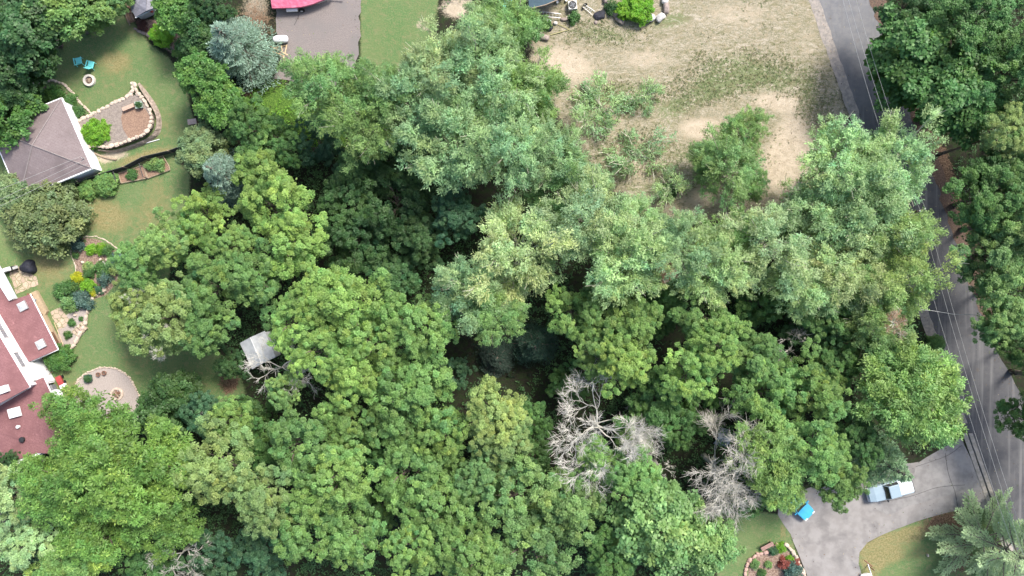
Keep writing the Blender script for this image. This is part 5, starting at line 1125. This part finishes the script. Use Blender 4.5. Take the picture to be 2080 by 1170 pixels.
# ------------------------------------------------------------------ conifers and dead trees
def conifer(px, py, rpx, h, label, me=None, lean=None, color=None, name='spruce_tree'):
    counter[0] += 1; me, bm_ = me or CON[counter[0] % 2]; big = me == CONBIG[0]; R0, H0 = (4.6, 12.0) if big else (3.8, 7.5)
    zc = h * .45; f = (H - zc) / H; r = rpx / S * f; s = r / R0; b = P(px, py, zc)
    o = thing(name, label, 'conifer', (b.x, b.y, 0), counter[0] * 1.7, None); sz = (h - .5) / H0
    link_child('crown', me, o, (0, 0, .5), (s, s, sz), color=color or jitter(TINT['spruce'], .06)); link_child('boughs', bm_, o, (0, 0, .5), (s, s, sz)); link_child('trunk', TRUNK, o, (0, 0, 0), (.8, .8, h * .95)); return o
conifer(478, 92, 74, 10, 'large blue-grey spruce left of the gravel pad')
conifer(464, 356, 62, 11, 'blue-grey spruce beside the round olive shrub')
conifer(1785, 938, 62, 12, 'soft grey-green pine overhanging the pickup truck', color=(.22, .34, .20, 1), name='pine_tree')
conifer(2050, 1120, 118, 13, 'large fir with radiating boughs in the bottom right corner', me=CONBIG, color=(.33, .44, .25, 1), name='fir_tree')
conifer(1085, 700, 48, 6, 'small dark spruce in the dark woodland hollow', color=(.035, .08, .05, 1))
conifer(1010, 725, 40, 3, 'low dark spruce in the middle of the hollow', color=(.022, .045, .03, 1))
def dead(px, py, R, h, label, seed, mt, fine=1.0, nmain=9, name='dead_tree', basepull=.75):
    zc = h * .8; b = P(px, py, zc); o = thing(name, label, 'dead tree', (b.x, b.y, 0), seed)
    me = dead_mesh('bare_crown', seed, R=R, Ht=h, mt=mt, fine=fine, nmain=nmain); link_child('bare_crown', me, o); link_child('trunk', TRUNK_D, o, (0, 0, 0), (1.0, 1.0, h * .62))
TRUNK_D = trunk_mesh('trunk', 6, M_deaddk)
dead(1222, 880, 6.2, 12, 'bleached leafless dead tree right of the lower middle', 71, M_dead, .92, 14)
dead(1475, 965, 6.5, 11, 'greyer leafless dead tree above the tarp tent', 72, M_deaddk, .85, 12)
dead(560, 750, 3.8, 10, 'half-dead tree with bare grey twigs below the white shed', 73, M_dead, .45, 7)
dead(1350, 965, 1.8, 8, 'small dead snag left of the greyer dead tree', 74, M_dead, .3, 5)
dead(355, 1135, 3.6, 9, 'bare dark-twigged tree at the bottom left', 75, M_deaddk, .5, 7)
dead(1610, 715, 3.2, 8, 'bare grey twigs in the gap below the pale trees', 76, M_deaddk, .35, 6)
dead(15, 1085, 3.0, 9, 'bare twiggy tree at the lower left edge', 77, M_deaddk, .4, 6)

# ------------------------------------------------------------------ living trees: species, tint, x, y, radius px, height m, label
T = [
('linden','dark',35,45,80,9,'dark green tree in the top left corner'),
('linden','maple2',110,22,62,8,'tree at the top edge right of the corner one'),
('linden','maple2',175,8,52,6.5,'smaller tree at the top edge above the fire ring lawn'),
('maple','fresh',225,-8,42,6,'light green treetop at the top edge beside the grey shed'),
('linden','dark',30,120,66,8,'dark tree left of the turquoise chairs'),
('linden','linden',8,232,66,6.5,'green tree overhanging the garage roof'),
('maple','dark',-30,180,70,8,'dark tree at the left edge above the garage'),
('linden','linden',362,18,52,7,'large-leaved tree beside the grey shed'),
('maple','dark',425,12,45,7,'dark tree between the grey shed and spruce'),
('linden','dark',405,75,44,6,'dark green tree left of the large spruce'),
('linden','linden',408,150,48,7,'yellow-flecked tree at the lawn edge below the spruce'),
('linden','linden',440,205,52,7,'leafy tree with pale flecks below the yellow-flecked one'),
('maple','forest',505,255,58,7,'green tree between the round olive shrub and groundcover'),
('maple','forest',560,290,50,6,'dark green tree at the lower end of the bright groundcover'),
('linden','linden',375,105,26,3,'low green bush right of the round bright shrub'),
('maple','maple',525,335,52,8,'yellow-green tree right of the lower blue spruce'),
('maple','maple',555,415,88,11,'large yellow-green tree left of the woodland gap'),
('maple','maple',600,490,72,11,'yellow-green tree below the large one beside the woodland gap'),
('maple','maple',405,440,60,9,'yellow-green tree just below the lower blue spruce'),
('maple','fresh',345,490,62,9,'pale green tree at the lower edge of the yellowed lawn'),
('maple','maple2',280,535,58,8,'green tree overhanging the right of the flower bed'),
('maple','oliveash',262,630,56,8,'leaf-fringed tree reaching over the lawn right of terrace',1),
('maple','oliveash',345,650,86,10,'olive-green tree with pale bare twigs in the left wood',1),
('maple','maple2',430,585,78,10,'green tree in the middle of the left wood'),
('maple','maple2',522,565,70,10,'green tree right of the middle of left wood'),
('maple','maple2',425,668,58,9,'green tree left of the white shed'),
('maple','maple',602,655,60,11,'yellow-green tree upper right of the white shed'),
('maple','maple2',480,500,50,8,'small green tree in the left wood below the spruce'),
('maple','fresh',480,720,0,0,''),
('silver','fresh',660,170,80,11,'fresh green tree at the foot of the gravel pad'),
('silver','fresh',735,240,84,12,'feathery green tree right of the bright groundcover'),
('silver','fresh',790,185,60,12,'feathery green tree at the corner of the dark lawn strip'),
('silver','silverpale',890,135,80,14,'pale feathery tree at the top right of the dark lawn strip'),
('silver','silver',850,215,88,14,'pale feathery tree above the dark woodland gap'),
('silver','silver',992,78,66,14,'pale feathery tree at the top beside the tan dirt patch'),
('silver','fresh',1030,60,66,13,'green tree left of the ladder'),
('silver','silver',985,150,96,15,'tall pale tree at the heart of the upper middle wood'),
('silver','fresh',1075,185,72,12,'green tree at the left edge of the tan field'),
('silver','silver',930,300,96,14,'pale feathery tree right of the dark woodland gap'),
('silver','silver',1040,290,86,14,'pale tree left of the tan field corner'),
('silver','silver',1120,320,70,12,'pale tree bordering the lower left of tan field'),
('silver','fresh',1145,400,66,10,'grey-green tree above the tallest middle tree'),
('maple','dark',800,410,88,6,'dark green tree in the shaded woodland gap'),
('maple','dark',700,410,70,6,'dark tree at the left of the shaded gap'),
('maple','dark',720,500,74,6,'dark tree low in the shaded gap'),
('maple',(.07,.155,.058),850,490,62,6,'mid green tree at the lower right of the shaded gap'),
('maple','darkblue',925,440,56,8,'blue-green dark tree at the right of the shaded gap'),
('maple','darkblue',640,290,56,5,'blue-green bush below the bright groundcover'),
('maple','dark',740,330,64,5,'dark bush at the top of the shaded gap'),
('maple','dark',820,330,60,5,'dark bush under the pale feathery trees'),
('maple',(.08,.17,.06),790,565,60,6,'green tree below the shaded gap'),
('silver','silverpale',1060,510,104,15,'tallest pale tree in the middle of the photo'),
('silver','silver',960,590,80,14,'pale green tree left of the tallest middle tree'),
('silver','fresh',1010,640,58,13,'rounded green treetop above the dark hollow'),
('silver','silverpale',1190,450,92,14,'pale tree right of the tallest middle tree'),
('silver','silver',1270,520,88,14,'pale tree left of the brown dead-leaf patch'),
('silver','silver',1295,455,54,10,'pale tree at the lower edge of the tan field'),
('silver','silver',1205,375,44,8,'pale thin tree at the left corner of the tan field'),
('silver','silver',1380,505,76,13,'pale tree right of the brown dead-leaf patch'),
('silver','fresh',1480,500,66,10,'green feathery tree below the bare sandy ground'),
('silver','silver',1440,540,76,13,'pale tree in the right middle wood'),
('silver','silverpale',1560,500,90,13,'pale tree left of the roadside trees'),
('silver','fresh',1610,455,50,9,'green tree at the lower right corner of tan field'),
('silver','silver',1632,572,74,13,'pale tree at the lower right of middle wood'),
('maple','forest',1540,610,60,8,'feathery green tree below the right middle wood'),
('silver',(.19,.33,.12),1515,262,48,6,'rounded small tree alone on the bare sandy ground'),
('silver',(.20,.33,.13),1482,340,70,7,'larger small tree on the bare sandy ground'),
('silver',(.19,.33,.12),1530,375,36,5,'lower small tree on the bare sandy ground'),
('silver',(.20,.33,.13),1440,315,36,5,'small tree left of the rounded one on sandy ground'),
('sparse','silver',1370,375,40,3,'thin sapling left of the sandy ground trees'),
('sparse','silver',1300,310,60,2.5,'wispy sapling in the middle of tan field'),
('sparse','silver',1230,215,60,3,'wispy sapling at the upper left of tan field'),
('sparse','silver',1190,245,36,4,'darker wispy sapling beside the left field trees'),
('sparse','silver',1310,195,36,1.5,'faint low brush in the upper tan field'),
('sparse','silver',1630,385,44,4,'olive brush at the roadside end of sandy ground'),
('silver','silver',1715,330,84,13,'pale roadside tree at the corner of the tan field'),
('silver','silver',1810,330,84,13,'pale tree leaning over the road above white car'),
('silver','silver',1680,440,82,13,'pale roadside tree inside the row'),
('silver','silver',1765,440,92,14,'pale tree in the middle of roadside row'),
('silver','oliveash',1824,480,72,14,'yellowish tree leaning over the road below power pole'),
('silver','silverpale',1720,540,88,14,'pale tree in the lower part of roadside row'),
('silver','oliveash',1824,573,80,14,'yellowish tree leaning farthest over the road'),
('silver','oliveash',1780,650,72,12,'yellow-green tree at the lower end of the roadside row'),
('maple','maple2',1690,640,64,9,'darker green tree below the roadside row'),
('maple','forest',1720,700,60,8,'green tree between roadside row and fine-leaved tree'),
('maple','maple',715,625,86,12,'yellow-green tree below the shaded woodland gap'),
('maple','maple',650,600,62,11,'yellow-green tree between the left wood and shaded gap'),
('maple','maple',655,715,62,12,'bright yellow-green tree right of the white shed'),
('maple','maple2',855,665,76,11,'green tree left of the dark hollow'),
('maple','maple2',760,700,60,11,'green tree between two yellow-green ones left of hollow'),
('maple','maple',720,770,66,12,'yellow-green tree lower left of the dark hollow'),
('maple','maple2',850,790,84,12,'green tree below and left of the dark hollow'),
('maple','darkblue',922,760,40,7,'blue-green tree at the lower edge of the dark hollow'),
('maple','oliveash',1005,845,68,13,'yellowish tree left of the bleached dead tree'),
('maple','maple2',900,880,62,12,'green tree below the dark hollow'),
('maple','maple2',800,860,66,11,'green tree in the lower middle left wood'),
('maple','oliveash',1020,900,66,12,'olive tree lower left of the bleached dead tree'),
('maple','maple2',1165,640,62,11,'green tree right of the dark hollow'),
('maple','maple2',1230,620,70,10,'green tree below the pale middle trees'),
('maple','maple2',1215,715,52,11,'green tree above the bleached dead tree'),
('maple','maple2',1275,660,66,11,'green tree left of a small dark gap'),
('maple','maple',1260,735,64,12,'yellow-green tree upper right of the bleached dead tree'),
('maple','maple2',1425,640,66,10,'green tree right of a small dark gap'),
('maple','maple',1450,700,62,12,'yellow-green tree in the lower right middle wood'),
('maple','maple',1400,755,66,12,'yellow-green tree above the greyer dead tree'),
('maple','maple2',1345,600,46,8,'small green tree below the brown dead-leaf patch'),
('maple','forest',1330,825,76,9,'dark green tree between the two dead trees'),
('maple','maple2',1290,880,56,8,'green tree right of the bleached dead tree'),
('maple','forest',1380,870,46,7,'dark tree upper left of the tarp tent'),
('maple','maple2',1565,800,80,12,'green tree above and right of the tarp tent'),
('maple','maple2',1600,700,0,0,''),
('maple','maple2',1650,790,72,12,'green tree left of the fine-leaved tree'),
('maple','maple2',1530,730,60,11,'green tree above the tarp tent and beside the gap'),
('maple','forest',1690,760,50,10,'dark green tree tucked beside the fine-leaved tree'),
('ash','ash',1850,800,118,13,'broad bright fine-leaved tree between driveway and road'),
('ash','ash',1560,925,78,11,'bright fine-leaved tree right of the greyer dead tree'),
('maple','maple2',1650,905,72,11,'green tree above the blue car'),
('maple','maple2',1700,975,56,9,'olive green tree overhanging the driveway between vehicles'),
('ash','ash',1582,990,50,8,'fine-leaved tree overhanging the blue car'),
('maple','forest',1735,890,52,9,'dark green tree above the soft pine'),
('maple','forest',1500,1010,52,7,'green bush above the lower lawn strip'),
('hickory','hickory',170,860,84,11,'bright tree overlapping the gravel patio'),
('hickory','hickory',255,960,122,15,'largest bright green tree at the lower left'),
('hickory','hickory',130,990,96,13,'bright tree left of the largest bright green one'),
('hickory','hickory',330,1035,86,13,'bright tree lower right of the largest bright one'),
('hickory','hickory',190,1075,90,12,'bright tree below the largest bright green one'),
('linden','dark',350,800,50,5,'dark blue-green tree right of the gravel patio'),
('linden','dark',320,850,54,5,'dark shrub-like tree below and right of gravel patio'),
('maple','darkblue',405,842,54,6,'dark blue-green tree with bare limbs below the shaded lawn',1),
('maple','maple2',470,855,50,9,'green tree below the half-dead twiggy tree'),
('maple','fresh',580,790,40,9,'pale leafy tree mingled with the half-dead twigs',1),
('maple','oliveash',450,940,86,12,'olive-green tree right of the largest bright tree'),
('maple','oliveash',540,1010,76,12,'olive-green tree lower right of its olive neighbour'),
('maple','maple2',610,900,76,12,'green tree below the half-dead twigs'),
('maple','maple2',690,970,78,12,'green tree left of the bottom middle'),
('maple','maple2',620,1060,76,12,'green tree near the bottom edge left of middle'),
('maple','maple2',720,1090,72,12,'green tree at the bottom edge left of middle'),
('maple','maple2',700,860,56,11,'green tree in a row above the bottom middle wood'),
('maple','maple2',830,960,76,12,'green tree in the bottom middle wood'),
('maple','maple2',900,1030,76,12,'green tree lower in the bottom middle wood'),
('maple','fresh',1060,1010,96,13,'broad rounded green tree below the bleached dead tree'),
('maple','fresh',1170,1030,80,12,'rounded green tree right of the broad one'),
('maple','fresh',980,960,60,11,'rounded green tree left of the broad one'),
('maple','fresh',1080,1125,84,12,'green tree at the bottom edge in the middle'),
('maple','maple2',960,1130,74,12,'green tree at the bottom edge left of the middle one'),
('maple','maple2',840,1110,60,11,'small green tree at the bottom edge beside dark gap'),
('maple','maple2',1210,930,46,9,'green tree under the foot of the bleached dead tree'),
('maple','maple2',1290,970,60,10,'green tree between the dead trees near the bottom'),
('linden','fresh',1350,1075,92,11,'pale-flecked large-leaved tree at the bottom right of middle'),
('maple','forest',1240,1130,56,9,'dark tree at the bottom edge left of pale-flecked tree'),
('linden','fresh',1440,1110,60,9,'leafy tree at the bottom edge left of the lower lawn'),
('maple','silver',30,1010,72,11,'greyish green tree at the lower left edge'),
('maple','silver',60,1110,70,10,'greyish green tree near the bottom left corner'),
('hickory','maple2',130,1160,70,10,'green tree at the bottom edge near the left corner'),
('maple','dark',10,960,40,6,'dark tree below the red-roofed house at the left edge'),
('maple','darkblue',430,1145,60,7,'blue-green tree at the bottom edge left'),
('maple','darkblue',530,1120,60,8,'blue-green tree right of its blue-green neighbour at bottom'),
('maple','forest',300,1160,56,8,'dark green tree at the bottom edge below the bright trees'),
('linden','forest',1865,110,92,11,'dark tree nearest the road at the upper right'),
('maple','forest',1975,45,104,12,'dark green tree at the top right'),
('maple','dark',1840,20,56,9,'dark tree at the top edge beside the road'),
('linden','forest',1945,195,88,11,'rounded dark tree below the one nearest the road'),
('maple','forest',2060,150,92,12,'dark green tree at the right edge near the top'),
('maple','oliveash',2030,275,56,12,'yellow-green tree in the dark upper right wood'),
('maple','forest',2010,395,84,12,'green tree beside the road at the right'),
('maple','forest',2060,340,70,12,'green tree at the right edge below the yellow-green one'),
('maple','fresh',2070,450,80,13,'grey-green tree at the right edge in the middle'),
('maple','fresh',2012,515,82,12,'grey-green tree overhanging the shaded road'),
('maple','fresh',2060,590,84,13,'grey-green tree at the right edge below the middle'),
('maple','fresh',2038,655,62,12,'grey-green tree hanging lowest over the shaded road'),
('maple','forest',2095,720,60,12,'dark green tree at the right edge beside the dark road'),
('maple','forest',2070,842,50,9,'small green treetop alone at the right edge'),
('maple','dark',2190,780,90,15,'tall tree beyond the right edge beside the dark road'),
('maple','dark',2200,1010,90,15,'tall tree beyond the right edge above the fir'),
('sparse',(.34,.2,.14),1345,553,26,13,'brown-leaved dead spray among the pale middle trees'),
('sparse',(.36,.24,.17),1797,655,24,13,'reddish brown spray at the lower end of roadside row'),
('maple','forest',505,850,50,5,'low dark tree between the white shed and olive trees'),
('maple','forest',545,905,52,6,'low dark tree under the half-dead twigs'),
('maple','forest',1075,850,46,6,'low dark tree touching the left of bleached dead tree'),
('maple','forest',1085,925,46,6,'low dark tree under the lower left of bleached dead tree'),
('maple','forest',760,915,52,6,'low dark tree in a gap of the lower left middle wood'),
('maple','forest',905,945,50,6,'low dark tree in a gap above the bottom middle wood'),
('maple','forest',1155,780,46,5,'low blue-green tree above the bleached dead tree'),
('maple','forest',1425,825,44,6,'low dark tree above the greyer dead tree'),
('maple','forest',1345,640,46,6,'low dark tree in the small gap below the pale trees'),
('maple','forest',640,1000,50,6,'low dark tree in a gap near the bottom left of middle'),
('maple','dark',470,740,34,4,'small dark tree at the left of white shed'),
('maple','forest',770,1040,50,6,'low dark tree in the gap above the bottom edge trees'),
('maple','dark',1490,690,50,6,'low dark tree beside bare grey twigs'),
('maple','dark',1640,660,50,6,'low dark tree right of the bare grey twigs'),
('maple','dark',2150,250,90,12,'tree beyond the right edge high up'),
('maple','dark',2160,900,60,9,'tree beyond the right edge low down'),
('shrub',(.16, .215, .09),70,440,82,5,'broad round olive shrub below the garage'),
('shrub','shrub',404,302,52,6,'round olive shrub at the right end of the fence'),
('shrub','shrub',20,395,50,4,'olive shrub touching the lower corner of the garage'),
('shrub','lime',322,68,24,2,'small bright green round shrub beside the grey shed'),
('shrub','lime',192,268,31,1.6,'bright lime shrub in the raised bed'),
('shrub','lime',1300,12,32,1.6,'vivid yellow-green shrub ringed by white boulders'),
('linden','lime',1272,18,22,1.2,'broad-leaved yellowish plant left of the vivid shrub'),
('shrub','linden',115,728,30,1.6,'dark green shrub at the foot of the house wall'),
('shrub','maple2',214,372,27,1.1,'leafy hedge shrub below the fence'),
('shrub','maple2',178,384,22,1.0,'leafy hedge shrub left of the other below the fence'),
('shrub','dark',1362,385,17,1.3,'dark little bush at the left of sandy ground'),
('linden','forest',1065,45,34,4,'dark leafy bush left of the ladder'),
('shrub','maple2',1905,700,20,2,'little green bush beside the shaded road'),
]
for r in T:
    if r[4] == 0: continue
    cat = 'shrub' if r[0] == 'shrub' or 'shrub' in r[6] or 'bush' in r[6] else ('sapling' if r[0] == 'sparse' else 'tree')
    if r[6].startswith(('broad-leaved', 'little')): cat = 'shrub'
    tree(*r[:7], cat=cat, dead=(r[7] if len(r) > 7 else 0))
YEL, BLG = (.35, .38, .02), (.09, .16, .13)
for r in [('plant','lime',181,507,12,.8,'bright round green plant at the top of flower bed'),('plant',BLG,158,497,14,.5,'blue-grey plant at the upper left of flower bed'),('plant','lime',207,505,13,.6,'yellow-green plant at the upper right of flower bed'),
          ('plant','forest',214,510,12,.9,'dark green plant beside the yellow-green one'),('plant',BLG,238,528,16,.8,'grey-green spiky plant at the right of flower bed'),('plant','forest',153,518,7,.4,'small green plant at the left border of flower bed'),
          ('plant',YEL,158,565,13,.5,'vivid yellow plant at the left of flower bed'),('plant',YEL,152,572,9,.4,'yellow plant just below the vivid yellow one'),('plant','oliveash',178,540,11,.5,'orange-tinged plant in the middle of flower bed'),('plant','forest',180,555,12,.6,'green plant right of the vivid yellow one'),
          ('plant','forest',205,548,16,.8,'green plant in the right middle of flower bed'),('plant','oliveash',232,545,14,.7,'olive plant at the right rim of flower bed'),('plant',BLG,212,565,16,.7,'grey-green low plant above the rockery edging'),('plant','lime',178,580,14,.5,'bright green plant low in the flower bed'),
          ('plant',YEL,189,596,8,.4,'small yellow plant by the rockery edging'),('plant','darkblue',200,588,10,.5,'blue-green plant beside the small yellow one'),('plant','forest',125,590,18,.9,'dark spiky plant beside the green lawn strip'),('plant','forest',145,582,15,.8,'dark green plant between spiky plant and flower bed'),
          ('plant','fresh',138,616,19,1.0,'large hosta-like plant above the gravel terrace'),('plant',BLG,165,608,18,.6,'grey lavender plant right of the large hosta-like one'),('plant',BLG,180,618,14,.5,'grey plant at the head of garden edging'),('plant','darkblue',147,599,7,.4,'small teal plant between hosta and flower bed'),
          ('plant','forest',143,656,8,.6,'small round green plant on the gravel terrace'),('plant','forest',136,680,9,.6,'small plant low on the gravel terrace'),('plant','forest',163,648,5,.3,'tiny plant near the garden edging'),
          ('plant','forest',165,598,9,.5,'green plant above the pink rock'),
          ('plant','fresh',320,332,16,.8,'leafy vegetable plant in the long framed bed'),('plant','fresh',302,338,11,.7,'smaller vegetable plant in the long framed bed'),('plant','forest',268,355,12,.4,'vegetable plant in the left framed bed'),
          ('plant','linden',110,190,20,.6,'green perennial in the planted bed above the garage'),('plant','forest',140,205,18,.6,'perennial right in the planted bed beside garage'),('plant','forest',158,228,14,.5,'perennial at the lower end of planted bed beside garage'),('plant','forest',88,195,18,.6,'perennial at the left of planted bed above garage'),
          ('plant','fresh',1535,1146,11,.6,'round green perennial at the left of rose bed'),('plant','fresh',1562,1148,8,.5,'green perennial in the middle of rose bed'),('plant',BLG,1610,1162,20,.9,'large blue-green plant at the bottom of rose bed'),('plant','lime',1586,1112,11,.5,'yellow-green perennial near the bench'),
          ('plant','lime',1606,1138,9,.6,'lime perennial beside the red flowers'),('plant','darkblue',1572,1121,10,.5,'dark blue-green perennial beside the bench'),('plant',(.30, .085, .065),1594,1145,14,.5,'red flowering plant in the rose bed'),('plant',(.30, .085, .065),1618,1142,8,.4,'smaller red plant beside the driveway stones'),
          ('plant','forest',1550,1165,9,.5,'green perennial at the bottom of rose bed'),('plant','forest',1165,36,14,.5,'weedy green clump below the air conditioner'),('plant','forest',1105,48,15,.4,'weedy clump beside the white ring'),('plant','forest',1095,40,0,0,''),
          ('plant','dark',1245,12,15,.9,'dark green plant left of the broad-leaved yellowish one'),('plant','oliveash',285,70,0,0,''),('plant',(.1, .05, .045),285,50,12,.8,'dark reddish plant at the corner of grey shed')]:
    if r[4]: tree(*r[:7], cat='plant')
